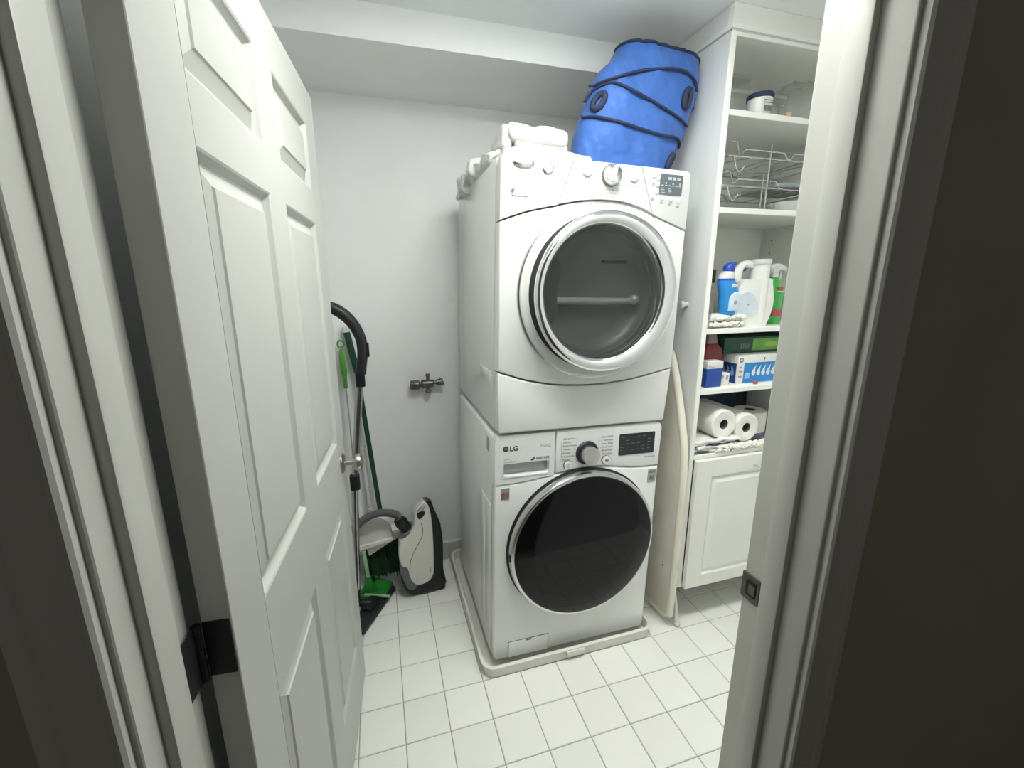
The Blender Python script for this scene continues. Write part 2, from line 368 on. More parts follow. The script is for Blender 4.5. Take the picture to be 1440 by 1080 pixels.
# ================================================================== WASHER
WX = .352; wa = .020
wash = empty('washing_machine', (WX, -.425, .042), (0, wa, 0), 'white front load washing machine with black round door, under the dryer', 'washer')
Wd = .69; Wh = .948
MB().box(0, Wd, .028, .665, .0, Wh-.006, .016, 3).build('body', LGW, wash)
seam = curve2([(.002, .760), (.08, .762), (.163, .769), (.28, .784), (.36, .790), (.44, .787), (.53, .774), (.61, .766), (.688, .764)], 6)
MB().prism([(Wd-.012, .0), (Wd-.001, .02)]+[(Wd, .60)]+[(x, z-.002) for x, z in seam[::-1]]+[(0, .6), (.001, .02), (.012, 0)], 0, .05, 'y', .010, 3).build('front_panel', LGW, wash)
up_pts = [(x, z+.002) for x, z in seam]
mid = [(x, z) for x, z in up_pts if .234 < x]
MB().prism([(.234, up_pts[0][1]+.02)]+mid+[(Wd-.001, Wh-.022), (Wd-.008, Wh-.006), (Wd-.02, Wh), (.234, Wh)], -.001, .06, 'y', .008, 3).build('control_panel', LGP, wash)
# detergent drawer front with a recessed pull
lft = [(x, z) for x, z in up_pts if x < .230]
dr = MB().prism([(.230, .775)]+[(.230, .792), (.034, .792), (.034, .84), (.230, .84), (.230, Wh), (.02, Wh), (.008, Wh-.006), (.001, Wh-.022)]+lft[:-1], -.001, .05, 'y', .0, 2).build('detergent_drawer', LGP, wash)
MB().box(.210, .2305, -.001, .05, .791, .841).build('drawer_cheek', LGP, dr, 0)
MB().box(.03, .215, .022, .05, .788, .845).build('pull_recess', GREYS, dr, 0)
MB().prism(curve2([(.032, .812), (.036, .799), (.048, .793), (.10, .791), (.16, .791), (.20, .793), (.210, .800), (.213, .812)], 5)+[(.214, .786), (.030, .786)], -.003, .03, 'y', .002, 2).build('pull_lip', LGP, dr)
# dial, buttons, display
dl = MB().lathe([(.046, .004), (.046, -.006), (.043, -.010), (.036, -.012)], (.362, 0, .853), 'y', 40).build('dial_ring', NAVY, wash)
MB().lathe([(.034, -.010), (.034, -.042), (.0325, -.045), (.028, -.046), (.001, -.0445)], (.362, 0, .853), 'y', 40).build('dial_knob', BRUSH, dl, 20)
for bx, bz in ((.285, .812), (.444, .816)):
    rg = MB().lathe([(.0185, .002), (.0185, -.004), (.0165, -.005)], (bx, 0, bz), 'y', 28).build('button_ring', GREYP, wash)
    MB().lathe([(.0162, 0), (.0162, -.0075), (.0150, -.0085)], (bx, 0, bz), 'y', 28).build('button', LGP, rg)
b = MB()
for k in range(14):
    a0, a1 = R(120+k*300/14), R(120+(k+1)*300/14)
    b.box(-.0005, .0005, -.0092, -.0086, 0, .0025, mtx=Matrix.Translation((.285+.0065*math.cos(a0), 0, .811+.0065*math.sin(a0)))@Matrix.Rotation(-a0, 4, 'Y'))
b.box(.2843, .2857, -.0092, -.0086, .811, .820); b.build('power_mark', INKL, wash, 0)
MB().prism([(.439, .811), (.439, .821), (.446, .816)], -.0092, -.0086).box(.447, .4485, -.0092, -.0086, .811, .821).box(.450, .4515, -.0092, -.0086, .811, .821).build('start_mark', INK, wash, 0)
dp = MB().prism(rrect(.498, .656, .826, .913, .003), -.0035, .01, 'y', .0006, 1).build('display', DARKP, wash)
b = MB()
for c_ in range(6):
    for r_ in range(6):
        if random.random() < .75: b.box(.504+c_*.024, .504+c_*.024+random.uniform(.008, .017), -.0040, -.0034, .832+r_*.0133, .8345+r_*.0133)
b.build('display_marks', GREYP, dp, 0)
MB().lathe([(.0105, .001), (.0105, -.0018)], (.041, 0, .898), 'y', 28).build('logo_disc', INK, wash)
MB().lathe([(.0062, -.0017), (.0062, -.0024)], (.041, 0, .898), 'y', 20).lathe([(.004, -.0024), (.004, -.003)], (.041, 0, .898), 'y', 12).build('logo_face', GREYP, wash)
lettering(wash, 'LG', .055, .889, -.002, .0255, INK, bold=.0007)
lettering(wash, 'ThinQ', .170, .893, -.002, .0165, INKL)
lettering(wash, 'Inverter', .034, .856, -.002, .0075, INKL); lettering(wash, 'DirectDrive', .034, .846, -.002, .009, INKL)
lettering(wash, 'TurboWash', .618, .806, -.002, .0095, INK)
for k, s_ in enumerate(('Allergiene', 'Sanitary', 'Bright Whites', 'Towels', 'Bedding', 'Heavy Duty', 'Normal')): lettering(wash, s_, .262, .912-k*.0138, -.002, .0098, INK)
for k, s_ in enumerate(('Speed Wash', 'Delicates', 'Perm. Press', 'Small Load', 'Rinse+Spin', 'Download')): lettering(wash, s_, .470, .907-k*.0138, -.002, .0098, INK, 'RIGHT')
b = MB()
for k in range(6): b.box(.300, .316, -.0022, -.0015, .9145-k*.0138, .9150-k*.0138).box(.407, .425, -.0022, -.0015, .9095-k*.0138, .9100-k*.0138)
b.box(.2565, .2572, -.0022, -.0015, .83, .905); b.build('dial_lines', INKL, wash, 0)['kind'] = 'stuff'
MB().prism([(.136, .848), (.146, .856), (.154, .857), (.148, .848), (.140, .844)], -.0022, -.0015).build('leaf_mark', INK, wash, 0)
b = MB()
for k in range(7): b.box(.158+k*.0075, .163+k*.0075, -.0022, -.0015, .847, .857)
b.build('drawer_symbols', INKL, wash, 0)
# door
DCX, DCZ = .360, .480
wd = MB().lathe([(.288, .01), (.303, .004), (.306, -.012), (.305, -.030), (.301, -.038), (.294, -.041), (.288, -.040)], (DCX, 0, DCZ), 'y', 96).build('door_rim', SATIN, wash)
MB().lathe([(.2995, .006), (.311, .003), (.312, -.003), (.307, -.006)], (DCX, 0, DCZ), 'y', 96).build('door_gasket', DARKG, wd)
MB().lathe([(.2925, -.038), (.2910, -.0425), (.285, -.0455), (.20, -.050), (.10, -.0525), (.01, -.053)], (DCX, 0, DCZ), 'y', 96).build('door_glass', BLKGL, wd, 60)
MB().box(.053, .063, -.034, -.02, .46, .49, .002).build('door_catch', DARKG, wd)
# stickers, filter flap, side embossing
sk = MB().box(.026, .057, -.002, .0, .702, .746).build('efficiency_sticker', STKG, wash, 0)
MB().box(.028, .055, -.0026, -.0018, .708, .730).build('sticker_band', ORNG, sk, 0)
sk = MB().box(.642, .678, -.002, .0, .696, .752).build('warranty_sticker', SILV, wash, 0)
lettering(sk, '10', .646, .706, -.0026, .026, INK, bold=.0006)
MB().box(.645, .675, -.0026, -.0019, .736, .747).build('sticker_band', STKG, sk, 0)
fl = MB().box(.064, .237, -.0012, .01, .004, .077).build('flap_gap', GREYP, wash, 0)
MB().box(.0662, .2348, -.0022, .01, .004, .0748, .001, 1).build('filter_flap', LGW, fl)
MB().box(.137, .162, -.0032, -.001, .067, .074, .001, 1).build('flap_catch', GREYP, fl)
MB().box(-.0025, .01, .050, .115, .12, .66, .002, 2).build('side_emboss', LGW, wash)
MB().box(-.0025, .01, .130, .19, .10, .66, .002, 2).build('side_emboss', LGW, wash)
MB().box(-.0015, .01, .080, .110, .862, .915).build('side_sticker', SILV, wash, 0)
MB().box(.05, .09, .05, .09, -.028, .005, .004).build('foot', DARKP, wash); MB().box(.60, .64, .05, .09, -.012, .005, .004).build('foot', DARKP, wash)
MB().box(.05, .09, .57, .61, -.028, .005, .004).build('foot', DARKP, wash); MB().box(.60, .64, .57, .61, -.012, .005, .004).build('foot', DARKP, wash)

# drain pan
pan = empty('drain_pan', (0, 0, 0), label='shallow white plastic drain pan under the washing machine', cat='pan')
def pan_ring(d, z): return [(x, y, z) for x, y in rrect(.312-d, 1.066+d, -.462-d, .318+d, .045+d, 6)]
MB().loft([pan_ring(-.004, .001), pan_ring(.0, .040), pan_ring(.006, .046), pan_ring(.007, .052), pan_ring(.001, .0545), pan_ring(-.006, .0525), pan_ring(-.009, .046), pan_ring(-.012, .008)]).build('tray', PANM, pan, 40)
MB().box(.655, .735, -.474, -.455, .018, .047, .005, 2).build('drain_port', PANM, pan)

# ================================================================== DRYER
dry = empty('clothes_dryer', (.376, -.43, .997), (0, .022, 0), 'white front load dryer with chrome ringed dark glass door, stacked on top', 'dryer')
MB().box(0, .69, .04, .69, .003, .905, .012, 3).build('body', ENAM, dry)
top_seam = curve2([(.000, .706), (.045, .723), (.089, .738), (.14, .751), (.19, .762)], 5)
arch = curve2([(.19, .764), (.235, .774), (.29, .784), (.36, .790), (.43, .788), (.50, .774), (.548, .757)], 5)
right_seam = curve2([(.548, .755), (.59, .741), (.64, .726), (.690, .710)], 5)
low = curve2([(.000, .224), (.05, .207), (.105, .190), (.21, .170), (.324, .163), (.43, .166), (.529, .178), (.62, .196), (.690, .212)], 5)
up3 = top_seam+arch[1:-1]+right_seam
fp_o = MB().prism([(x, z+.0025) for x, z in low]+[(x, z-.0025) for x, z in up3[::-1]], -.004, .06, 'y', .006, 3).build('front_panel', ENAM, dry)
MB().prism([(x, z-.0025) for x, z in low[::-1]]+[(-.0, .12), (.003, .012), (.010, .003), (.672, .004), (.680, .012), (.686, .12)], -.004, .06, 'y', .008, 3).build('lower_panel', ENAM, dry)
TOPZ = .905
sect = ((([(x, z+.0025) for x, z in top_seam if x < .187]+[(.1955, .766), (.2435, TOPZ), (.02, TOPZ), (.006, TOPZ-.006), (.0005, TOPZ-.03)])),
        ([(.198, .769)]+[(x, z+.003) for x, z in arch if .20 < x < .54]+[(.5445, .760), (.4895, TOPZ), (.2465, TOPZ)]),
        ([(.5475, .760)]+[(x, z+.0025) for x, z in right_seam if x > .552]+[(.6895, TOPZ-.03), (.684, TOPZ-.006), (.67, TOPZ), (.4925, TOPZ)]))
for pts in sect: MB().prism(pts, -.004, .06, 'y', .0025, 2).build('console_panel', ENAM2, dry)
# door surround: round dish flaring up to the arch
cx, cz = .358, .485
sur = circ(cx, cz, .298, 56, 150, 390)
sur = [(x, z) for x, z in sur]+[(.575, .70), (.553, .748)]+[(x, z-.004) for x, z in arch[::-1]][2:]+[(.178, .745), (.125, .675)]
se_o = MB().prism(sur, -.010, .03, 'y', .005, 3).build('surround_edge', SATIN, dry)
def shrink(P, d): return [(cx+(x-cx)*(1-d/.3), cz+(z-cz)*(1-d/.3)) for x, z in P]
ds_o = MB().prism(shrink(sur, .008), -.022, .03, 'y', .008, 3).build('door_surround', ENAM, dry)
def ring(c0, r, y, n=72): return [(c0[0]+r*math.cos(2*math.pi*k/n), y, c0[1]+r*math.sin(2*math.pi*k/n)) for k in range(n)]
co, ci = (.356, .487), (.343, .489)
cut = MB().lathe([(.2155, -.12), (.2155, .12)], (ci[0], 0, ci[1]), 'y', 72).build('cutter', ENAM)
for o_ in (fp_o, se_o, ds_o):
    md = o_.modifiers.new('hole', 'BOOLEAN'); md.operation = 'DIFFERENCE'; md.solver = 'EXACT'; cut.parent = o_.parent; md.object = cut
    dg = bpy.context.evaluated_depsgraph_get(); dg.update()
    me = bpy.data.meshes.new_from_object(o_.evaluated_get(dg)); o_.modifiers.clear(); o_.data = me
    me.shade_smooth(); me.set_sharp_from_angle(angle=R(35))
bpy.data.objects.remove(cut)
MB().loft([ring(co, .262, -.018), ring(co, .252, -.040), ring(co, .246, -.066)], False, False).build('door_side', DARKG, dry)
MB().loft([ring(co, .246, -.058), ring(co, .2575, -.064), ring(co, .2615, -.074), ring(co, .2575, -.086), ring((.352, .488), .240, -.090), ring((.347, .4885), .226, -.085), ring(ci, .2175, -.079), ring(ci, .2135, -.070), ring(ci, .2130, -.050)], False, False).build('door_ring', CHROME, dry, 60)
MB().loft([ring(ci, .2145, -.0785), ring(ci, .15, -.0815), ring(ci, .08, -.083), ring(ci, .012, -.0835)], False, True).build('door_glass', TINT, dry, 60)
cav = MB().loft([ring(ci, .2145, -.072), ring(ci, .2135, -.03), ring(ci, .206, .006), ring(ci, .185, .026), ring(ci, .15, .034), ring(ci, .02, .036)], False, True).build('drum', DRUM, dry, 60)
# fill: body behind the glass stays clear of the bowl
MB().tube([(.165, .018, .462), (.22, .012, .461), (.40, .010, .461), (.50, .012, .463)], [.010, .013, .013, .011], 12, 4).build('drum_vane', DRUML, cav)
MB().sphere((.508, .006, .466), .018, 3).build('vane_cap', DRUML, cav)
MB().prism(curve2([(.150, .60), (.185, .605), (.212, .585), (.214, .54), (.205, .49), (.208, .43), (.195, .39), (.165, .375)], 5)+[(.15, .40)], -.004, .03, 'y', .003, 2).build('inner_pull', GREYP, cav)
MB().box(.385, .475, .018, .034, .592, .603).build('drum_slot', DARKP, cav, 0)
MB().lathe([(.200, -.030), (.205, -.034), (.206, -.028)], (ci[0], 0, ci[1]), 'y', 64, False, False).build('drum_seal', GREYP, cav)
# console details
kb = MB().lathe([(.0345, .0), (.0345, -.010), (.0325, -.013)], (.378, 0, .866), 'y', 40).build('dial_ring', GREYP, dry)
MB().lathe([(.032, -.006), (.0315, -.020), (.029, -.026), (.027, -.027)], (.378, 0, .866), 'y', 40).build('dial_knob', CHROME, kb)
MB().box(-.006, .006, -.034, -.022, -.024, .026, .004, 3, Matrix.Translation((.378, 0, .866))@Matrix.Rotation(R(8), 4, 'Y')).build('dial_grip', ENAM2, kb)
for bx, bz in ((.291, .872), (.463, .868)):
    rg = MB().lathe([(.0175, 0), (.0175, -.006), (.0155, -.007)], (bx, 0, bz), 'y', 28).build('button_ring', GREYS, dry)
    MB().lathe([(.015, -.004), (.0145, -.0095), (.0125, -.0105)], (bx, 0, bz), 'y', 28).build('button', ENAM2, rg)
lettering(dry, 'Off/Cancel', .291, .843, -.0048, .0085, INKL, 'CENTER'); lettering(dry, 'Hold To Start', .463, .838, -.0048, .0095, INKL, 'CENTER')
for a, s_ in ((100, 'Normal'), (128, 'Casual'), (152, 'Delicate'), (172, 'Quick Dry'), (70, 'Heavy Duty'), (45, 'Bulky'), (20, 'Sanitize')):
    lettering(dry, s_, .378+.053*math.cos(R(a))*1.15, .863+.040*math.sin(R(a)), -.0048, .0075, INKL, 'CENTER')
for k, s_ in enumerate(('Timed Dry   Rack Dry', 'Quick Refresh', 'Touch Up')): lettering(dry, s_, .378, .820-k*.010, -.0048, .0078, INKL, 'CENTER')
b = MB(); rings = []
for k, (f, y) in enumerate(((1, -.003), (1.0, -.007), (.9, -.0095), (.6, -.011), (.1, -.0115))): rings.append([(.073+.036*f*math.cos(2*math.pi*q/36), y, .879+.0145*f*math.sin(2*math.pi*q/36)) for q in range(36)])
lg = b.loft(rings).build('logo_badge', SATIN, dry)
lettering(lg, 'Whirlpool', .073, .8755, -.0122, .0120, ENAM2, 'CENTER')
rg = MB().lathe([(.0195, 0), (.0195, -.006), (.017, -.0075)], (.155, 0, .871), 'y', 32).build('badge_ring', SATIN, dry)
MB().lathe([(.0155, -.004), (.015, -.0085), (.012, -.0092)], (.155, 0, .871), 'y', 32).build('badge_face', GREYS, rg)
MB().box(.105, .118, -.0052, -.0035, .853, .861).box(.116, .126, -.0052, -.0035, .849, .852).build('badge_caption', GREYS, dry, 0)
MB().prism([(.034, .793), (.037, .801), (.046, .803), (.045, .795), (.039, .790)], -.0052, -.0038).build('leaf_mark', GREYP, dry, 0)
lettering(dry, 'Resource Saver', .037, .780, -.0048, .0085, INK)
dp = MB().prism(rrect(.566, .656, .822, .888, .004), -.0065, .0, 'y', .0008, 1).build('display', LCD, dry)
b = MB()
for k in range(3): b.box(.596+k*.018, .610+k*.018, -.0072, -.0063, .870-k*.0, .879)
for k in range(6): b.box(.571+k*.014, .580+k*.014, -.0072, -.0063, .850, .853); b.box(.572+k*.014, .578+k*.014, -.0072, -.0063, .856, .862) if k % 2 else None
for k in range(4): b.box(.571, .588-.002*k, -.0072, -.0063, .828+k*.0045, .830+k*.0045); b.box(.600, .616-.003*k, -.0072, -.0063, .828+k*.0045, .830+k*.0045)
b.build('display_marks', LCDW, dp, 0)
for bx, bz in ((.578, .811), (.612, .808), (.645, .806), (.556, .872), (.556, .851), (.556, .828)):
    MB().lathe([(.0075, -.003), (.0072, -.0085), (.0055, -.0095)], (bx, 0, bz), 'y', 18).build('key', ENAM, dry)
b = MB()
for bx, bz in ((.578, .797), (.612, .793), (.645, .790), (.541, .874), (.541, .853), (.541, .806)): b.box(bx-.006, bx+.006, -.0050, -.0036, bz-.001, bz+.001); b.box(bx-.005, bx+.005, -.0050, -.0036, bz-.005, bz-.003)
b.build('key_captions', INKL, dry, 0)['kind'] = 'stuff'
MB().box(-.0025, .01, .12, .24, .17, .21, .003, 2).build('side_emboss', ENAM, dry)
MB().box(-.003, .01, .085, .11, .155, .21, .003, 2).build('side_emboss', ENAM, dry)

# ================================================================== ON THE DRYER: TOWELS, HAMPER
TZ = 1.903
b = MB().cloth(.42, .715, -.41, -.10, TZ-.002, TZ+.024, .012, 12, .009, 16, 3, Matrix.Translation((.42, 0, TZ))@Matrix.Rotation(.022, 4, 'Y')@Matrix.Translation((-.42, 0, -TZ)))
tag(b.build('spread_towel', TOWEL, smooth=60), 'thin white cloth spread flat on the dryer under folded towels', 'towel', 'white towels on the dryer')
tw = empty('folded_towel', (.455, -.34, TZ+.026), (0, .05, -.04), 'thinner folded white towel below the thick one', 'towel', 'white towels on the dryer')
MB().cloth(.010, .205, 0, .20, 0, .022, .010, 12, .005, 20, 5).build('fold_layer', TOWEL, tw, 60)
MB().cloth(.018, .205, .004, .20, .021, .041, .009, 12, .005, 20, 9).build('fold_layer', TOWEL, tw, 60)
tw = empty('folded_towel', (.443, -.335, TZ+.064), (0, .07, -.06), 'thick folded white bath towel on top of the pile', 'towel', 'white towels on the dryer')
MB().cloth(.004, .215, -.008, .20, 0, .058, .022, 14, .008, 14, 12).build('fold_layer', TOWEL, tw, 60)
MB().cloth(-.012, .022, .008, .21, -.02, .050, .012, 10, .005, 14, 15).build('fold_layer', TOWEL, tw, 60)
b = MB(); 
b.cloth(.384, .50, -.30, .02, TZ-.004, TZ+.040, .02, 16, .024, 17, 21)
b.cloth(.380, .47, -.12, .10, TZ-.006, TZ+.062, .03, 14, .026, 15, 24)
b.cloth(.366, .42, .00, .13, TZ-.030, TZ+.036, .018, 12, .020, 22, 27)
b.cloth(.370, .40, .10, .19, TZ-.030, TZ+.010, .010, 10, .012, 26, 31)
tag(b.build('lace_cloth', LACE, smooth=70), 'crumpled white knit cloth hanging over the dryer corner', 'cloth')

hamper = empty('laundry_hamper', (.905, -.27, 1.893), label='blue nylon pop up laundry hamper leaning on the dryer top', cat='hamper')
HB = Vector((.905, -.27, 1.893))
def hx(z):   # left, right edge of the bag at height z, depth half
    tab = [(1.893, .700, 1.080, .075), (1.96, .712, 1.105, .095), (2.03, .726, 1.143, .10), (2.10, .750, 1.166, .10), (2.16, .771, 1.180, .10), (2.21, .796, 1.190, .095), (2.235, .815, 1.193, .09), (2.255, .845, 1.195, .085), (2.28, .860, 1.196, .078), (2.30, .872, 1.198, .068)]
    for a, c in zip(tab, tab[1:]):
        if a[0] <= z <= c[0]:
            t = (z-a[0])/(c[0]-a[0]); return tuple(a[k]+(c[k]-a[k])*t for k in (1, 2, 3))
    return tab[-1][1:] if z > tab[-1][0] else tab[0][1:]
def hsurf(x, z, off=0):
    l, r_, d = hx(z); c = (l+r_)/2; hw = (r_-l)/2; q = max(-.995, min(.995, (x-c)/hw))
    return -.265-d*(1-abs(q)**2.6)**(1/2.6)-off
b = MB(); rings = []
nz_ = 80
for k in range(nz_+1):
    z = 1.893+(2.300-1.893)*k/nz_; l, r_, d = hx(z); c = (l+r_)/2; hw = (r_-l)/2; rg = []
    for q in range(128):
        a = 2*math.pi*q/128; ca, sa = math.cos(a), math.sin(a)
        e = (abs(ca)**2.6+abs(sa)**2.6)**(-1/2.6)
        x = c+hw*e*ca; y = -.265+d*e*sa
        p = Vector((x, y, z)); n_ = noise.noise(Vector((x*14, y*14, z*10)))*.010+noise.noise(Vector((x*46+9+z*20, y*30, z*12)))*.006+noise.noise(Vector((x*80, y*20, z*60)))*.0025
        tilt = (x-c)*(-.055)*(k/nz_) if k > nz_*.6 else 0
        rg.append(p+Vector((0, -1 if sa < 0 else 1, 0))*n_-HB+Vector((0, 0, tilt*(k/nz_-.6)/.4 if k > nz_*.6 else 0)))
    rings.append(rg)
# inner wall, so the mouth is open
for k in range(6):
    z = 2.300-.03*k; rings.append([(v-Vector(((hx(2.3)[0]+hx(2.3)[1])/2, -.265, 0))+HB)*.985+Vector(((hx(2.3)[0]+hx(2.3)[1])/2, -.265, 0))-HB if False else Vector((v.x*.985+.0015, v.y*.95, v.z-.03*k)) for v in rings[nz_]])
b.loft(rings).build('bag', BLUE, hamper, 60)
def band(name, pts, r=.0048, dx=0):
    P = []
    for v in catmull([(x, z, 0) for x, z in pts], 6): P.append(Vector((v.x+dx, hsurf(v.x+dx, v.y, .007), v.y))-HB)
    MB().tube(P, r, 8).build(name, NAVYB, hamper)
band('binding', [(.755, 2.170), (.82, 2.181), (.912, 2.204), (1.024, 2.222), (1.080, 2.222), (1.130, 2.206), (1.160, 2.180)])
band('binding', [(.740, 2.120), (.758, 2.148), (.785, 2.163), (.818, 2.165), (.865, 2.146), (.935, 2.120), (1.035, 2.087), (1.125, 2.062)])
band('binding', [(.728, 2.075), (.785, 2.055), (.865, 2.036), (.945, 2.021), (1.010, 2.013), (1.065, 2.015), (1.095, 2.010), (1.115, 1.995)])
P = []
for q in range(129):
    P.append(rings[nz_][q % 128]+Vector((0, -.001 if q > 64 else .001, .002)))
MB().tube(P, .0052, 8, cap=False).build('rim_binding', NAVYB, hamper)
def oval_handle(x, z, w_, h_, rot):
    b = MB(); P = []; Q = []
    for k in range(33):
        a = 2*math.pi*k/32; u = w_*math.cos(a); v = h_*math.sin(a)
        xx, zz = x+u*math.cos(rot)-v*math.sin(rot), z+u*math.sin(rot)+v*math.cos(rot)
        P.append(Vector((xx, hsurf(xx, zz, .006), zz))-HB)
    b.tube(P, .0105, 8, cap=False).build('handle', NAVYB, hamper)
oval_handle(1.103, 2.142, .0135, .029, -.22)
oval_handle(.775, 2.112, .0115, .026, -.5)
oval_handle(1.072, 1.945, .006, .022, -.4)

# ================================================================== SHELF CABINET
CX0, CX1, CYF, CYB, CZ0, CZ1 = 1.205, 1.845, -.425, -.045, .185, 2.335
cab = empty('shelf_cabinet', (CX0, CYF, CZ0), label='tall white open shelf cabinet with a panelled door below', cat='cabinet')
def cp(name, m, *a, bev=.0015, smooth=0, parent=None):
    return MB().box(a[0]-CX0, a[1]-CX0, a[2]-CYF, a[3]-CYF, a[4]-CZ0, a[5]-CZ0, bev, 1).build(name, m, parent or cab, smooth)
SH = [2.099, 1.779, 1.335, 1.091, .811]
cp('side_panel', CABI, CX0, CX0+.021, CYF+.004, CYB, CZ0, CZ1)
cp('edge_strip', CABM, CX0, CX0+.021, CYF, CYF+.004, CZ0, CZ1)
rs = cp('side_panel', CABM, 1.822, CX1, CYF, CYB, CZ0, CZ1)
cp('back_panel', CABM, CX0+.02, 1.823, -.064, CYB, CZ0, CZ1)
cp('top_panel', CABM, CX0+.02, 1.823, CYF+.001, -.064, CZ1-.018, CZ1)
cp('bottom_panel', CABM, CX0+.02, 1.823, CYF+.001, -.064, CZ0, CZ0+.018)
for z in SH: cp('shelf', CABM, CX0+.0205, 1.8225, CYF+.001, -.0635, z-.0205, z)
b = MB()
for yy in (-.37, -.12):
    for k in range(22):
        z = .95+k*.058
        b.lathe([(.0028, -.0008), (.0028, .0003)], (1.8222-CX0, yy-CYF, z-CZ0), 'x', 8)
b.build('pin_holes', DARKP, rs, 0)['kind'] = 'stuff'
# crown: fascia to the ceiling with a small moulding, on the front and the left side
def crown(d0, z0, z1):
    return [(CX0-d0, CYF-d0, z0, z1)]
for nm, d, z0, z1 in (('crown_bead', .006, 2.335, 2.352), ('crown_fascia', .003, 2.352, 2.4095)):
    cp(nm, CABM, CX0-d, CX1, CYF-d, CYF+.016, z0, z1)
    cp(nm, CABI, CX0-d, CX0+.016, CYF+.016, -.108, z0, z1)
cp('crown_groove', GREYS, CX0-.001, CX1, CYF-.001, CYF+.01, 2.330, 2.336); cp('crown_groove', GREYS, CX0-.001, CX0+.01, CYF, -.108, 2.330, 2.336)
# panelled door with wire pull
cd = MB()
dx0, dx1, dz0, dz1, dy = 1.229-CX0, 1.838-CX0, .188-CZ0, .792-CZ0, -.021
cd.box(dx0, dx1, dy+.012, -.002, dz0, dz1)
for a in ((dx0, dx0+.078, dz0, dz1), (dx1-.078, dx1, dz0, dz1), (dx0+.078, dx1-.078, dz0, dz0+.055), (dx0+.078, dx1-.078, dz1-.075, dz1)): cd.box(a[0], a[1], dy, dy+.0125, a[2], a[3], .0008, 1)
cdo = cd.build('cabinet_door', CABM, cab, 0)
x0, x1, z0, z1 = dx0+.078, dx1-.078, dz0+.055, dz1-.075
MB().loft([[(x0+d, dy+h, z0+d), (x1-d, dy+h, z0+d), (x1-d, dy+h, z1-d), (x0+d, dy+h, z1-d)] for d, h in ((0, 0), (.004, .002), (.008, .008), (.012, .0085), (.030, .002), (.032, .001))], False, True).build('door_panel', CABM, cdo, 18)
hz = .742-CZ0
MB().tube([(1.527-CX0, dy+.002, hz), (1.527-CX0, dy-.020, hz), (1.532-CX0, dy-.027, hz), (1.54-CX0, dy-.028, hz), (1.625-CX0, dy-.028, hz), (1.633-CX0, dy-.027, hz), (1.638-CX0, dy-.02, hz), (1.638-CX0, dy+.002, hz)], .0042, 10).build('handle', SATIN, cdo)
# white hook cup on the side of the cabinet
hk = empty('wall_hook', (CX0, -.326, 1.426), label='small white round hook stuck on the cabinet side', cat='hook')
MB().lathe([(.011, 0), (.011, -.006), (.008, -.010), (.007, -.016)], axis='x', seg=20).build('hook_base', ENAM2, hk)
MB().lathe([(.007, -.014), (.014, -.018), (.0155, -.024), (.012, -.030), (.003, -.032)], axis='x', seg=20).build('hook_knob', ENAM2, hk)

# ---------------- top shelf: jar, clear tub, clear bag
z = SH[0]
jar = empty('jar', (1.392, -.385, z), label='white tub with dark blue lid on the top shelf', cat='jar')
MB().lathe([(.037, 0), (.039, .004), (.042, .052), (.041, .056)], seg=32).build('tub', ENAM2, jar)
MB().lathe([(.0445, .054), (.0445, .068), (.042, .071)], seg=32).build('lid', NAVYB, jar)
b = MB()
for k in range(7): b.box(-.020+k*.0055, -.020+k*.0055+.0025, -.0425, -.0405, .006, .024)
b.box(-.024, .018, -.0425, -.0410, .032, .034); b.box(-.022, .014, -.0425, -.0412, .040, .042); b.build('label_print', GREYP, jar, 0)
tub = empty('clear_tub', (1.287, -.365, z), label='clear plastic canister in the corner of the top shelf', cat='container')
MB().prism(rrect(-.040, .042, -.040, .040, .012), 0, .105, 'z', .003, 2).build('wall', CLEAR, tub)
MB().prism(rrect(-.043, .045, -.043, .043, .014), .105, .118, 'z', .003, 2).build('lid', CLEAR, tub)
tub = empty('clear_tub', (1.487, -.37, z), label='narrow clear plastic sleeve right of the white tub', cat='container')
MB().box(-.018, .022, -.03, .04, .001, .082, .004, 2).build('wall', CLEAR, tub)
bag = MB(); rings = []
for k in range(11):
    t = k/10; rad = .105*math.sin(math.pi*(.18+.74*t))**.6
    rings.append([(1.63+rad*1.05*math.cos(2*math.pi*q/28)*(1+.12*noise.noise(Vector((q*.9, k*.8, 1)))), -.32+rad*.75*math.sin(2*math.pi*q/28), z+.002+.150*t+.018*noise.noise(Vector((q*.5, k*.7, 4)))*t) for q in range(28)])
tag(bag.loft(rings).build('clear_bag', CLEAR, smooth=60), 'crinkled clear plastic bag at the right of the top shelf', 'bag')
tag(MB().lathe([(.010, 0), (.011, .012), (.007, .016)], (1.497, -.415, z), seg=16).build('bottle_stopper', mat('tan_cork', (.62, .42, .30), .8)), 'small tan stopper at the front of the top shelf', 'stopper')

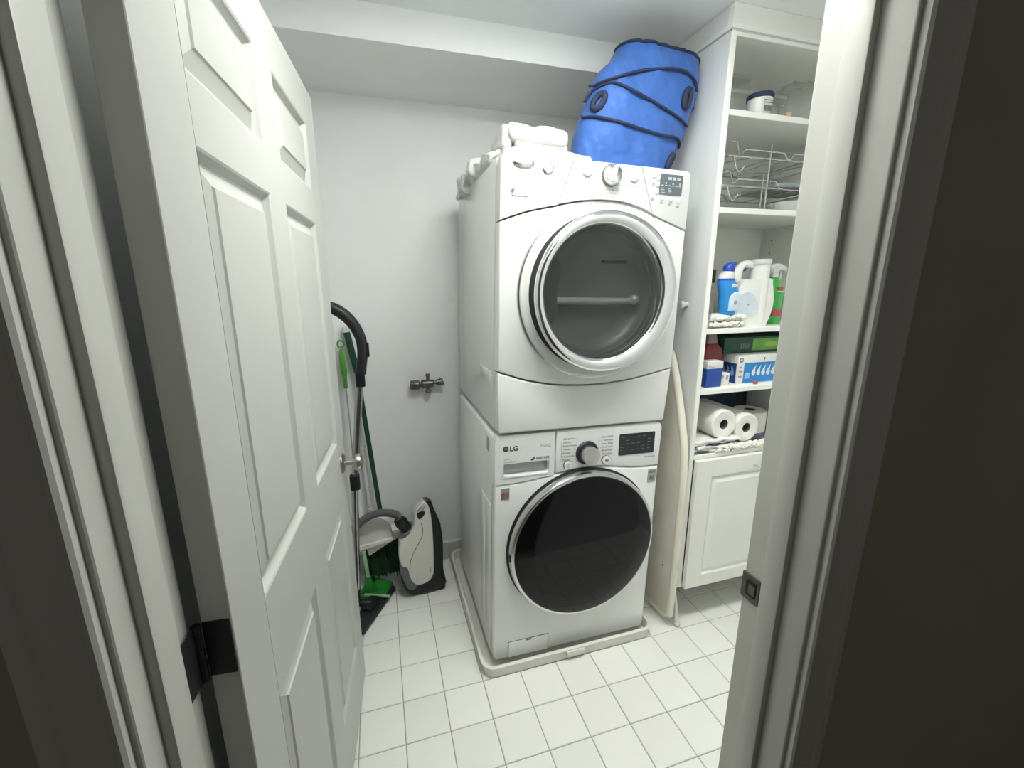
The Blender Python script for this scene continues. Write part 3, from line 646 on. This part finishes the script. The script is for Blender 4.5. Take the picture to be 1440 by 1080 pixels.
# ---------------- second shelf: chrome wire racks
z = SH[1]
def rack(loc, label, H, seed):
    rk = empty('wire_rack', loc, (0, 0, seed*.012), label, 'rack', 'chrome wire racks on the second shelf')
    L_ = .50; D_ = .26; r_ = .0026
    for yy in (0, D_):
        MB().tube([(0, yy, H), (L_, yy, H)], r_, 8).build('rail', WIRE, rk)
        P = [(0, yy, H+.05), (.028, yy, H+.05), (.042, yy, H+.010), (.052, yy, H+.010), (.070, yy, H+.026), (.255, yy, H+.026), (.272, yy, H+.005), (.290, yy, H+.003), (.305, yy, H+.026), (L_-.04, yy, H+.026), (L_-.02, yy, H+.008), (L_, yy, H+.008)]
        MB().tube(P, r_, 8).build('wavy_rail', WIRE, rk)
    for xx in (.0, .19, .36, .50): MB().tube([(xx, 0, H), (xx, D_, H)], r_, 8).build('cross_wire', WIRE, rk)
    for xx in (.095, .275, .44): MB().tube([(xx, 0, H-.003), (xx, D_*.5, H+.012), (xx, D_, H-.003)], r_*.8, 8, 4).build('cross_wire', WIRE, rk)
    for xx in (.19, .485):
        for yy in (0, D_): MB().tube([(xx, yy, H+.05), (xx, yy, -.0)], r_*1.15, 8).build('post', WIRE, rk)
    MB().tube([(.02, 0, H-.002), (.035, 0, H-.04), (.055, 0, H-.052), (.072, 0, H-.03)], r_, 8, 4).build('hook_loop', WIRE, rk)
    return rk
rack((1.296, -.372, z+.001), 'taller chrome wire rack standing on the second shelf', .188, 0)
rack((1.300, -.350, z+.001), 'lower chrome wire rack nested under the taller one', .092, 1)
tr = tag(MB().prism(rrect(1.555, 1.79, -.36, -.16, .03), z+.099, z+.115, 'z', .004, 2).build('glass_tray', mat('tray_grey', (.28, .33, .33), .3, var=.1)), 'grey green tray resting in the wire rack', 'tray')
b = MB(); rings = []
tag(MB().lathe([(.03, 0), (.05, .010), (.078, .040), (.080, .043), (.074, .040), (.046, .012)], (1.655, -.33, z+.001), seg=32).build('white_bowl', ENAM2), 'shallow white bowl on the second shelf under the racks', 'bowl')

# ---------------- third shelf: cleaning bottles
z = SH[2]
bt = empty('toilet_cleaner', (1.342, -.392, z+.050), (0, 0, .15), 'blue angled neck cleaner bottle with dark blue cap on the knitted pads', 'bottle')
def oval(cx_, cy_, a, b_, zz, n=28): return [(cx_+a*math.cos(2*math.pi*q/n), cy_+b_*math.sin(2*math.pi*q/n), zz) for q in range(n)]
MB().loft([oval(.0, 0, .030, .022, 0), oval(0, 0, .036, .026, .01), oval(0, 0, .041, .028, .06), oval(-.001, 0, .043, .029, .11), oval(-.008, 0, .046, .029, .135), oval(-.018, 0, .042, .027, .158), oval(-.022, 0, .037, .025, .170)]).build('bottle_body', BOTB, bt)
MB().loft([oval(-.022, 0, .038, .026, .168), oval(-.023, 0, .036, .026, .178)]).build('collar', BOTD, bt)
MB().loft([oval(-.023, 0, .036, .026, .178), oval(-.023, 0, .034, .025, .190), oval(-.018, 0, .024, .020, .208), oval(-.014, 0, .019, .018, .214)]).build('neck', ENAM2, bt)
MB().loft([oval(-.014, 0, .020, .020, .212), oval(-.012, 0, .021, .021, .238), oval(-.006, -.004, .018, .018, .250), oval(0, -.006, .010, .010, .256)]).build('cap', BOTD, bt)
MB().prism(curve2([(-.022, .022), (-.024, .08), (-.014, .106), (.006, .114), (.022, .110), (.024, .06), (.022, .024)], 4), -.0300, -.020, 'y', .001).build('label', BOTL, bt)
MB().box(-.022, .008, -.0285, -.02, .134, .152, .002).build('label_tag', ENAM2, bt)
MB().sphere((.004, -.030, .062), .009, 2, (1, .2, 1.3)).build('label_mark', INKL, bt)
bt.scale = (1.02, 1.0, .79)

jg = empty('detergent_jug', (1.474, -.330, z), (0, 0, -.03), 'large white detergent jug with side handle and tall capped spout', 'jug')
body = [(-.075, .004), (-.06, 0), (.066, 0), (.080, .010), (.094, .045), (.102, .085), (.098, .125), (.088, .165), (.078, .190), (.02, .188), (-.030, .188), (-.062, .172), (-.086, .115), (-.088, .05)]
MB().prism(curve2(body+[body[0]], 4)[:-1], -.058, .058, 'y', .026, 5).build('jug_body', JUGM, jg, 60)
MB().loft([[(.050+.033*e*math.cos(2*math.pi*q/32), -.026+.038*e*math.sin(2*math.pi*q/32), zz) for q in range(32)] for e, zz in ((.92, .002), (1.0, .02), (1.0, .12), (.98, .18), (.93, .22), (.90, .252))]).build('spout', JUGM, jg, 50)
MB().lathe([(.036, .246), (.037, .250), (.037, .264), (.035, .267)], (.050, -.026, 0), seg=32).build('cap', ENAM2, jg)
MB().tube([(-.052, 0, .160), (-.044, 0, .200), (-.030, 0, .232), (-.008, 0, .248), (.020, -.006, .246), (.045, -.015, .236)], [.028, .022, .016, .014, .016, .018], 14, 5).build('handle', JUGM, jg, 60)
MB().lathe([(.062, -.055), (.060, -.0605), (.055, -.0615)], (-.035, 0, .085), 'y', 40).build('label_rim', JUGM, jg)
MB().lathe([(.054, -.058), (.052, -.0622)], (-.037, 0, .085), 'y', 40).build('label', JLAB, jg)
MB().box(.016, .020, -.064, -.061, .095, .101, mtx=Matrix.Translation((-.045, 0, -.01))).build('label_print', INKL, jg, 0)

sb = empty('spray_bottle', (1.645, -.325, z), (0, 0, .1), 'green spray bottle with white trigger head', 'bottle')
MB().loft([oval(0, 0, .040, .026, 0), oval(0, 0, .043, .029, .006), oval(0, 0, .043, .029, .07), oval(.002, 0, .044, .030, .115), oval(.000, 0, .040, .028, .14), oval(-.006, 0, .028, .024, .170), oval(-.010, 0, .020, .019, .192), oval(-.012, 0, .015, .015, .200)]).build('bottle_body', SPRG, sb)
MB().loft([oval(-.012, 0, .017, .017, .196), oval(-.012, 0, .017, .017, .214)]).build('collar', ENAM2, sb)
MB().prism(curve2([(-.036, .214), (-.036, .240), (-.02, .252), (.015, .250), (.044, .238), (.050, .228), (.042, .222), (.010, .224), (.000, .212)], 4), -.012, .012, 'y', .005, 3).build('trigger_head', ENAM2, sb)
MB().tube([(.022, 0, .222), (.026, 0, .205), (.022, 0, .186)], .005, 8, 4).build('trigger', ENAM2, sb)
MB().box(-.034, .020, -.0315, -.022, .036, .060, .002).build('label', REDL, sb)
MB().box(-.02, .024, -.0310, -.020, .134, .139, .001).build('label_band', ENAM2, sb)
MB().box(-.018, .016, -.0290, -.018, .144, .156, .001).build('label_mark', REDL, sb)

cb = empty('carton', (1.40, -.205, z), label='carton with grey print behind the blue bottle', cat='box')
MB().box(-.12, .03, 0, .10, 0, .175, .002).build('carton_wall', BOXW, cb); MB().box(-.119, .028, -.0008, .0, .03, .165).build('printed_side', BOXK, cb, 0)
cb2 = empty('dark_carton', (1.36, -.20, z+.1755), label='dark green box on top of the grey printed carton', cat='box')
MB().box(-.08, .09, 0, .09, 0, .055, .002).build('carton_wall', BOXS, cb2); MB().box(-.081, .091, -.001, .091, .055, .060, .001).build('carton_lid', BOXW, cb2)
nz2 = empty('white_bottle', (1.535, -.215, z), label='white bottle whose round nozzle points forward behind the jug', cat='bottle')
MB().loft([oval(0, 0, .045, .032, 0), oval(0, 0, .046, .033, .01), oval(0, 0, .046, .033, .17), oval(0, 0, .03, .026, .20), oval(0, 0, .024, .022, .215)]).build('bottle_body', ENAM2, nz2)
MB().lathe([(.022, -.045), (.024, -.03), (.026, .02)], (0, 0, .235), 'y', 24).build('nozzle', ENAM2, nz2)
MB().lathe([(.0135, -.047), (.0135, -.044)], (0, 0, .236), 'y', 24).build('nozzle_hole', BOTD, nz2)
tb = empty('clear_tray', (1.285, -.34, z), label='small clear plastic tray behind the knitted pads', cat='tray')
MB().prism(rrect(-.05, .08, -.05, .09, .012), .001, .034, 'z', .003, 2).build('wall', CLEAR, tb)

def knit_pad(name, x0, x1, y, zc, ry, rz, label, n=150, group='knitted mop pads', seed=1):
    rnd = random.Random(seed); b = MB()
    b.tube([(x0+.015, y, zc), ((x0+x1)/2, y, zc), (x1-.015, y, zc)], min(ry, rz)*.75, 10)
    for k in range(n):
        t = rnd.random(); a = rnd.uniform(0, 2*math.pi); x = x0+.008+(x1-x0-.016)*t
        b.sphere((x, y+ry*math.cos(a)*.8, zc+rz*math.sin(a)*.8), rnd.uniform(.0065, .0095), 1, (1.3, 1, .9))
    return tag(b.build(name, KNIT, smooth=70), label, 'pad', group)
knit_pad('mop_pad', 1.245, 1.425, -.385, z+.0145, .034, .011, 'lower rolled white knitted pad at the front of the bottle shelf', seed=2)
knit_pad('mop_pad', 1.245, 1.422, -.385, z+.0400, .033, .012, 'upper rolled white knitted pad on the bottle shelf', seed=3)

# ---------------- fourth shelf: boxes
z = SH[3]
bx = empty('blue_box', (1.274, -.395, z), label='royal blue box with white top band at the shelf corner', cat='box')
MB().box(0, .077, 0, .048, 0, .078, .001).build('carton_wall', BOXR, bx); MB().box(-.0005, .0775, -.0005, .0485, .078, .108, .001).build('white_band', BOXW, bx)
MB().box(.004, .034, -.0012, 0, .089, .0905).box(.004, .034, -.0012, 0, .084, .0855).build('band_print', mat('print_tan', (.38, .26, .18), .6), bx, 0)
rb = empty('red_bottle', (1.352, -.312, z), label='dark red bottle standing behind the royal blue box', cat='bottle')
MB().loft([[(x, y, zz) for x, y in rrect(-.046+d, .046-d, -.03+d*.7, .03-d*.7, .010)] for d, zz in ((.002, 0), (0, .004), (0, .135), (.004, .150), (.018, .170))]).build('bottle_body', REDB, rb)
MB().loft([[(x, y, zz) for x, y in rrect(-.046+d, .046-d, -.03+d*.7, .03-d*.7, .008)] for d, zz in ((.018, .170), (.022, .195), (.024, .212))]).build('cap', MAGL, rb)
sw = empty('small_carton', (1.356, -.386, z), label='small white printed carton between blue box and bulb box', cat='box')
MB().box(0, .043, 0, .04, 0, .052, .001).build('carton_wall', BOXW, sw); MB().box(.026, .036, -.0008, 0, .026, .044).box(.005, .014, -.0008, 0, .032, .044).build('print', INKL, sw, 0)
gx = empty('bulb_box', (1.437, -.385, z), label='blue and white light bulb carton with bulb pictures', cat='box')
MB().box(0, .33, 0, .13, 0, .122, .0012).build('carton_wall', BOXW, gx)
MB().box(.034, .325, -.0008, 0, .004, .090).build('blue_face', BOXB, gx, 0); MB().box(-.0008, 0, .006, .128, .004, .088).build('blue_side', BOXD, gx, 0)
MB().lathe([(.0105, -.0012), (.0105, .0)], (.016, 0, .103), 'y', 24).build('logo_ring', GREYP, gx); MB().lathe([(.0062, -.0016), (.0062, -.001)], (.016, 0, .103), 'y', 20).build('logo_field', BOXW, gx)
lettering(gx, 'GE', .016, .1000, -.0020, .008, GREYP, 'CENTER')
for k in range(6):
    ux = .085+k*.026
    MB().prism(curve2([(ux-.010, .044), (ux-.004, .034), (ux+.006, .034), (ux+.010, .046), (ux+.007, .058), (ux+.011, .078), (ux+.004, .068), (ux-.004, .058)], 3), -.0016, -.0006).build('bulb_picture', mat('bulb_print', (.66, .74, .78), .5, var=.1, scale=40), gx, 0)
for k in range(4):
    uy = .025+k*.024
    MB().prism(curve2([(uy-.010, .044), (uy-.004, .034), (uy+.006, .034), (uy+.010, .046), (uy+.004, .058), (uy+.007, .076), (uy-.003, .066), (uy-.005, .056)], 3), -.0016, -.0006, 'x').build('bulb_picture', mat('bulb_print_dark', (.25, .36, .52), .5, var=.1, scale=40), gx, 0)
MB().prism(rrect(.041, .066, .022, .048, .003), -.0014, -.0006).build('print_square', mat('print_lilac', (.30, .50, .78), .5), gx, 0)
MB().box(.008, .024, -.0014, -.0006, .03, .036).box(.008, .024, -.0014, -.0006, .052, .057).box(.008, .022, -.0014, -.0006, .07, .075).build('corner_print', INKL, gx, 0)
MB().box(.135, .139, -.0014, -.0006, .100, .110).build('top_print', INK, gx, 0)
gb = empty('green_box', (1.405, -.335, z+.1225), label='flat dark green carton with lime label on the bulb box', cat='box')
MB().box(0, .40, 0, .22, 0, .068, .0015).build('carton_wall', BOXG, gb)
MB().box(.15, .398, -.0008, 0, .010, .060).build('lime_label', BOXL, gb, 0); MB().box(.215, .28, -.0014, -.0006, .026, .044).build('label_patch', mat('print_lime', (.34, .55, .10), .5), gb, 0)  # brighter lime block printed on the label
b = MB()
for k in range(4): b.box(.085+k*.013, .0915+k*.013, -.0010, 0, .018, .044)
b.build('window_print', GREYP, gb, 0)
tag(MB().sphere((1.520, -.404, z+.0065), .0065, 2, (2.2, 1, 1)).build('red_clip', REDL), 'tiny red clip lying before the bulb box', 'clip')

# ---------------- lower shelf: paper rolls, rags
z = SH[4]
def roll(name, loc, r_, L_, axis, label, group=None, hole=.021):
    rt = empty(name, loc, label=label, cat='paper roll', group=group)
    MB().lathe([(hole, .002), (hole+.003, 0), (r_-.003, 0), (r_, .003), (r_, L_-.003), (r_-.003, L_), (hole, L_)], axis=axis, seg=56, cap0=False, cap1=False).build('paper', PAPER, rt, 40)
    MB().lathe([(hole+.0003, .004), (hole+.0003, L_-.004)], axis=axis, seg=32, cap0=False, cap1=True).build('core', CORE, rt, 40)
    b = MB()
    for k in range(4): b.lathe([(.030+k*.008, -.0002), (.0304+k*.008, -.0005), (.0308+k*.008, -.0002)], axis=axis, seg=48, cap0=False, cap1=False)
    if r_ > .058: b.build('layer_rings', PAPEND, rt)
    return rt
roll('paper_towel_roll', (1.379, -.408, .927), .0625, .27, 'y', 'paper towel roll lying next to the cabinet side', 'paper towel rolls')
roll('paper_towel_roll', (1.508, -.402, .8975), .0625, .27, 'y', 'paper towel roll lying in the middle of the lower shelf', 'paper towel rolls')
roll('toilet_roll', (1.675, -.255, z+.001), .070, .112, 'z', 'upright paper roll behind the two lying rolls', hole=.024)
pk = MB(); pk.cloth(1.25, 1.80, -.125, -.078, z+.009, z+.235, .02, 14, .010, 22, 33)
tag(pk.build('navy_package', PKG, smooth=60), 'crinkled dark navy plastic package at the back of the lower shelf', 'package')
rag_i = 0
for x0, x1, y0, y1, z0, z1, m_, lab, tl in (
    (1.235, 1.47, -.415, -.10, z, z+.010, RAGD, 'bottom folded navy rag in the stack of cloths', 0),
    (1.232, 1.45, -.420, -.10, z+.010, z+.021, RAG, 'lowest folded white rag above the navy rag', .0),
    (1.240, 1.475, -.424, -.12, z+.021, z+.031, RAG, 'second folded white rag of the stack', .01),
    (1.232, 1.42, -.415, -.12, z+.031, z+.037, RAGD, 'thin navy striped rag in the middle of the stack', .0),
    (1.228, 1.44, -.418, -.12, z+.037, z+.047, RAG, 'third folded white rag of the stack', -.015),
    (1.228, 1.462, -.424, -.13, z+.047, z+.058, RAG, 'top folded white rag under the paper towel roll', .0)):
    rag_i += 1
    b = MB().cloth(x0, x1, y0, y1, z0, z1, .0045, 14, .0085, 24, rag_i*3)
    tag(b.build('folded_rag', m_, smooth=60), lab, 'rag', 'folded rags on the lower shelf')
b = MB().cloth(1.475, 1.80, -.36, -.16, z, z+.018, .006, 10, .004, 20, 61)
tag(b.build('folded_rag', RAGD, smooth=60), 'spread navy and grey rag right of the rag stack', 'rag', 'folded rags on the lower shelf')
knit_pad('mop_pad', 1.330, 1.70, -.418, z+.0145, .018, .013, 'long white knitted pad along the lower shelf edge', 240, seed=5)

# ================================================================== IRONING BOARD in the gap
ib = empty('ironing_board', (1.165, -.25, .045), (0, .012, 0), 'cream covered ironing board stored upright between washer and cabinet', 'ironing board')
prof = curve2([(-.185, .02), (-.188, .2), (-.186, .45), (-.182, .66), (-.168, .80), (-.135, .92), (-.095, 1.04), (-.055, 1.14), (-.015, 1.19), (.03, 1.14), (.08, .98), (.13, .80), (.15, .6), (.155, .3), (.150, .02), (.10, -.002), (-.13, -.002), (-.185, .02)], 5)[:-1]
MB().prism(prof, -.010, .018, 'x', .009, 3).build('board_cover', BOARDC, ib, 50)
MB().tube([(.004, y, zz) for y, zz in prof[::2]]+[(.004,)+tuple(prof[0])], .016, 10, cap=True).build('cover_hem', BOARDE, ib, 60)
MB().tube([(.020, -.150, .22), (.036, -.180, .06), (.043, -.192, -.026)], .009, 10).build('leg', ENAM2, ib)
MB().sphere((.0435, -.193, -.030), .0145, 2).build('leg_tip', ENAM2, ib)
MB().tube([(.025, -.12, .30), (.03, .10, .60)], .009, 10).build('leg', ENAM2, ib)
MB().sphere((-.011, -.13, .235), .0045, 1).build('cover_stud', GREYP, ib)

# ================================================================== WALL VALVE
vv = empty('water_valve', (.222, YB, 1.03), label='old brass water shutoff valve on the back wall', cat='valve')
MB().lathe([(.013, 0), (.013, -.045)], axis='y', seg=18).build('wall_pipe', VALVE, vv)
MB().lathe([(.017, -.030), (.020, -.026), (.020, .026), (.017, .030)], (0, -.040, 0), 'x', 18).build('valve_body', VALVE, vv)
MB().lathe([(.020, -.085), (.0235, -.080), (.0235, -.045), (.019, -.040), (.012, -.036), (.012, -.028)], (0, -.040, -.002), 'x', 18).build('inlet_nut', VALVE, vv)
MB().lathe([(.010, .028), (.010, .044), (.016, .046), (.016, .058), (.0185, .060), (.0185, .074), (.012, .077)], (0, -.040, .004), 'x', 18).build('outlet_thread', VALVE, vv)
MB().lathe([(.008, -.034), (.008, .040), (.011, .041), (.010, .050)], (.002, -.042, 0), 'z', 14).build('valve_stem', VALVE, vv)
MB().lathe([(.012, -.044), (.014, -.036), (.010, -.026)], (.002, -.042, 0), 'z', 14).build('stem_cap', VALVE, vv)
MB().tube([(.064, -.05, .012), (.078, -.055, .006), (.080, -.055, -.012)], .0035, 8).build('bail', VALVE, vv)

# ================================================================== VACUUM CLEANER
vac = empty('vacuum_cleaner', (.12, .14, 0), label='white and black canister vacuum with hose and steel wand', cat='vacuum')
VO = Vector((.12, .14, 0))
def vx(P): return [(x-VO.x, z) for x, z in P]
shell = [(.158, .520), (.176, .488), (.186, .425), (.190, .329), (.188, .156), (.180, .112), (.159, .087), (.122, .075), (.092, .078), (.068, .105), (.045, .151), (.029, .213), (.024, .254), (.027, .304), (.041, .329), (.066, .347), (.092, .381), (.104, .412), (.107, .456), (.127, .491)]
base = [(.150, .512), (.172, .520), (.190, .514), (.203, .467), (.230, .384), (.233, .36), (.240, .272), (.236, .095), (.246, .062), (.242, .030), (.169, .006), (.101, .004), (.061, .018), (.037, .065), (.027, .129), (.030, .22), (.062, .32), (.11, .40)]
MB().prism(curve2(vx(shell)+vx(shell)[:1], 3)[:-1], .055-VO.y, .24-VO.y, 'y', .022, 4).build('shell', VACW, vac, 60)
MB().prism(curve2(vx(base)+vx(base)[:1], 3)[:-1], .078-VO.y, .265-VO.y, 'y', .016, 3).build('chassis', VACB, vac, 60)
for o_ in (bpy.data.objects['shell'], bpy.data.objects['chassis']):
    for v in o_.data.vertices:
        fr = max(0, min(1, (v.co.y+VO.y-.07)/.19)); v.co.z -= fr*.085*max(0, v.co.z/.52)**1.3
bump_ = [(.026, .205), (.040, .196), (.062, .182), (.070, .135), (.086, .098), (.102, .080), (.085, .060), (.058, .072), (.036, .130), (.024, .176)]
MB().prism(curve2(vx(bump_)+vx(bump_)[:1], 3)[:-1], .050-VO.y, .22-VO.y, 'y', .010, 3).build('bumper', HOSE, vac, 60)
MB().tube([(x-VO.x, .0535-VO.y, zz) for x, zz in [(.137, .415), (.142, .378), (.136, .34), (.112, .294), (.09, .253), (.075, .21), (.071, .171)]], .0016, 6, 4).build('seam_line', GREYP, vac)
MB().prism(curve2(vx([(.118, .466), (.140, .472), (.157, .468), (.154, .453), (.133, .433), (.121, .442), (.118, .466)]), 3)[:-1], .0525-VO.y, .07-VO.y, 'y', .002).build('handle_hollow', VACB, vac)
MB().tube([(.124-VO.x, .056-VO.y, .474), (.142-VO.x, .050-VO.y, .492), (.158-VO.x, .056-VO.y, .505)], .007, 10, 4).build('carry_handle', SATIN, vac)
MB().box(.169-VO.x, .172-VO.x, .0535-VO.y, .056-VO.y, .135, .165).build('maker_mark', INKL, vac, 0)
for q in (.10, .235): MB().lathe([(.020, -.012), (.022, -.008), (.022, .008), (.020, .012)], (.222-VO.x, q-VO.y, .024), 'y', 18).build('wheel', VACB, vac)
d = Vector((-.55, 0, .83)).normalized()
p0 = Vector((.080, .105, .352))-VO
MB().tube([p0, p0+d*.016], .043, 24).build('hose_socket', GREYP, vac)
MB().tube([p0+d*.01, p0+d*.055, p0+d*.060, p0+d*.085], [.027, .030, .031, .024], 20).build('hose_connector', VACB, vac)
hp = [p0+d*.075, (.028-VO.x, .105-VO.y, .444), (-.006-VO.x, .10-VO.y, .463), (-.055-VO.x, .10-VO.y, .470), (-.105-VO.x, .10-VO.y, .458), (-.148-VO.x, .105-VO.y, .425), (-.20-VO.x, .12-VO.y, .36), (-.245-VO.x, .13-VO.y, .34), (-.285-VO.x, .13-VO.y, .50), (-.290-VO.x, .12-VO.y, .9), (-.275-VO.x, .09-VO.y, 1.25), (-.235-VO.x, .06-VO.y, 1.39), (-.19-VO.x, .05-VO.y, 1.428)]
cl = catmull(hp, 26); rr = [.0165+(.0018 if k % 2 else -.0006) for k in range(len(cl))]
MB().tube(cl, rr, 14).build('hose', HOSE, vac, 50)
def vp(*P): return [Vector(q)-VO for q in P]
MB().tube(vp((-.194, .05, 1.427), (-.168, .05, 1.424), (-.128, .05, 1.398), (-.092, .05, 1.355), (-.068, .05, 1.295), (-.066, .05, 1.235), (-.074, .05, 1.180), (-.079, .05, 1.150)), [.020, .024, .024, .023, .022, .021, .021, .022], 16, 5).build('wand_handle', DARKP, vac, 60)
MB().box(-.018, .020, -.016, .016, -.036, .030, .006, 3, Matrix.Translation(Vector((-.084, .05, 1.130))-VO)).build('handle_collar', VACB, vac)
MB().box(-.008, .010, -.014, .004, -.03, .03, .004, 3, Matrix.Translation(Vector((-.048, .05, 1.25))-VO)).build('handle_switch', VACB, vac)
MB().tube(vp((-.087, .05, 1.115), (-.142, .05, .66), (-.176, .05, .10)), .0150, 16).build('wand_tube', STEEL, vac)
MB().tube(vp((-.0815, .038, 1.11), (-.137, .038, .66)), .0035, 8).tube(vp((-.142, .034, .64), (-.17, .034, .14)), .003, 8).build('wand_groove', DARKP, vac)
MB().box(-.021, .021, -.02, .018, -.036, .036, .008, 3, Matrix.Translation(Vector((-.140, .048, .668))-VO)).build('wand_slider', VACB, vac)
# floor head: flat black sole lying at an angle
A = Vector((.004, .155, 0)); Bv = Vector((-.150, -.108, 0)); ax = (Bv-A).normalized(); nrm = Vector((ax.y, -ax.x, 0))
if nrm.x > 0: nrm = -nrm
P = [A-ax*0+nrm*.0, A+ax*.29, A+ax*.29+nrm*.085, A+ax*.012+nrm*.085]
pts = [((q-VO).x, (q-VO).y) for q in (A+ax*.012, A+ax*.295, A+ax*.305+nrm*.012, A+ax*.300+nrm*.088, A+ax*.0+nrm*.088, A+nrm*.012)]
MB().prism(pts, .004, .024, 'z', .005, 2).build('floor_head', DARKP, vac)
c_ = A+ax*.15+nrm*.055-VO
MB().box(-.045, .045, -.028, .028, .022, .044, .008, 3, Matrix.Translation(c_)@Matrix.Rotation(math.atan2(ax.y, ax.x), 4, 'Z')).build('head_housing', VACB, vac)
MB().tube([c_+Vector((0, 0, .035)), Vector((-.176, .05, .06))-VO, Vector((-.176, .05, .13))-VO], .018, 14, 4).build('head_joint', VACB, vac)
MB().box(-.014, .014, -.0025, .0025, .023, .0255, mtx=Matrix.Translation(A+ax*.10+nrm*.022-VO)@Matrix.Rotation(math.atan2(ax.y, ax.x), 4, 'Z')).build('head_mark', SATIN, vac, 0)

# ================================================================== BROOMS, DUSTER, DUSTPAN
ds = empty('duster', (-.15, .22, .66), label='lime green handled duster hung behind the vacuum wand', cat='duster')
def dd(*P): return [Vector(q)-Vector((-.15, .22, .66)) for q in P]
MB().tube(dd((-.169, .304, 1.222), (-.168, .304, 1.18), (-.165, .302, 1.12), (-.164, .30, 1.085), (-.163, .298, 1.035)), [.008, .0135, .0155, .010, .0095], 14, 5).build('handle', GREEN, ds)
P = [Vector((-.170+.014*math.cos(k*math.pi/12), .304, 1.246+.016*math.sin(k*math.pi/12)))-Vector((-.15, .22, .66)) for k in range(25)]
MB().tube(P, .0042, 8, cap=False).build('hang_loop', GREEN, ds)
MB().tube(dd((-.163, .298, 1.04), (-.157, .27, .69), (-.152, .24, .46)), .0035, 8).build('rod', STEEL, ds)
MB().tube(dd((-.152, .24, .47), (-.150, .235, .38), (-.149, .23, .28)), [.012, .028, .022], 12, 4).build('duster_head', LACE, ds)

br = empty('broom', (-.02, .22, .05), label='broom with dark green pole and dark green bristles', cat='broom')
BO = Vector((-.02, .22, .05))
def bb(*P): return [Vector(q)-BO for q in P]
MB().tube(bb((-.140, .305, 1.305), (-.106, .292, 1.11)), .0155, 14).build('grip', DKGRN, br)
MB().tube(bb((-.143, .306, 1.325), (-.139, .305, 1.30)), .0165, 14).build('grip_cap', ENAM2, br)
MB().tube(bb((-.107, .292, 1.12), (-.095, .285, .95), (-.047, .250, .37), (-.040, .245, .29)), .0115, 14).build('pole', DKGRN, br)
MB().loft([[Vector(q)-BO for q in ((-.150, .185, .262), (.048, .185, .285), (.050, .255, .285), (-.150, .255, .262))], [Vector(q)-BO for q in ((-.120, .19, .29), (.03, .19, .315), (.03, .25, .315), (-.12, .25, .29))]]).build('broom_head', BOXW, br)
b = MB(); rnd = random.Random(4)
for k in range(260):
    u, v = rnd.random(), rnd.random(); x0 = -.135+.175*u; y0 = .19+.055*v
    b.tube([Vector((x0, y0, .270+.02*u))-BO, Vector((x0*1.06+.004+rnd.uniform(-.008, .008), y0+rnd.uniform(-.014, .006), .055+.03*rnd.random()))-BO], [.0040, .0030], 4)
bo = b.build('bristles', BRIS, br, 0); bo['kind'] = 'stuff'
mp = empty('dust_mop', (-.10, .27, .30), label='slim white mop pole leaning beside the green broom', cat='mop')
MB().tube([Vector((-.116, .315, .72))-Vector((-.10, .27, .30)), Vector((-.099, .29, .36))-Vector((-.10, .27, .30))], .0095, 12).build('pole', ENAM2, mp)
MB().tube([Vector((-.099, .29, .40))-Vector((-.10, .27, .30)), Vector((-.098, .288, .33))-Vector((-.10, .27, .30))], .015, 12).build('ferrule', ENAM2, mp)

# white hooded dustpan with clear front and green base
dpn = empty('dustpan', (-.07, .15, 0), label='white hooded dustpan with bright green base by the vacuum', cat='dustpan')
DO_ = Vector((-.07, .15, 0))
hood = [(-.175, .285), (-.172, .36), (-.150, .395), (-.110, .418), (-.070, .425), (-.030, .405), (-.006, .362), (.000, .318), (.002, .300)]
MB().prism([(x-DO_.x, zz) for x, zz in curve2(hood, 4)], .148-DO_.y, .205-DO_.y, 'y', .014, 3).build('hood', VACW, dpn, 50)
MB().prism([(x-DO_.x, zz) for x, zz in ((-.175, .258), (.004, .288), (.006, .308), (-.175, .284))], .138-DO_.y, .158-DO_.y, 'y', .004, 2).build('hood_bar', BOXW, dpn)
lettering(dpn, 'Full', -.050, .281, .1375-DO_.y, .012, INKL)
MB().prism([(x-DO_.x, zz) for x, zz in ((-.145, .262), (-.128, .262), (-.118, .11), (-.134, .09))], .128-DO_.y, .145-DO_.y, 'y', .004, 2).build('stem', GRNCL, dpn)
MB().loft([[Vector(q)-DO_ for q in ((-.185, .125, .012), (-.060, .075, .012), (-.010, .175, .020), (-.120, .23, .020))], [Vector(q)-DO_ for q in ((-.185, .125, .032), (-.064, .080, .030), (-.012, .175, .038), (-.120, .23, .05))]]).build('base', GRNP, dpn, 0)
MB().prism([(x-DO_.x, zz) for x, zz in ((-.165, .03), (-.085, .03), (-.105, .075), (-.118, .12), (-.136, .12), (-.150, .07))], .125-DO_.y, .15-DO_.y, 'y', .004, 2).build('foot_plate', GRNP, dpn)
MB().box(0, .13, -.006, .006, .03, .042, .003, 2, Matrix.Translation(Vector((-.150, .112, .004))-DO_)@Matrix.Rotation(-.36, 4, 'Z')).build('base_lip', GRNCL, dpn)
MB().prism([(x-DO_.x, zz) for x, zz in ((-.125, .262), (.045, .330), (.060, .345), (.050, .30), (-.05, .25), (-.115, .215))], .158-DO_.y, .168-DO_.y, 'y', .003, 2).build('liner_flap', BOXW, dpn)
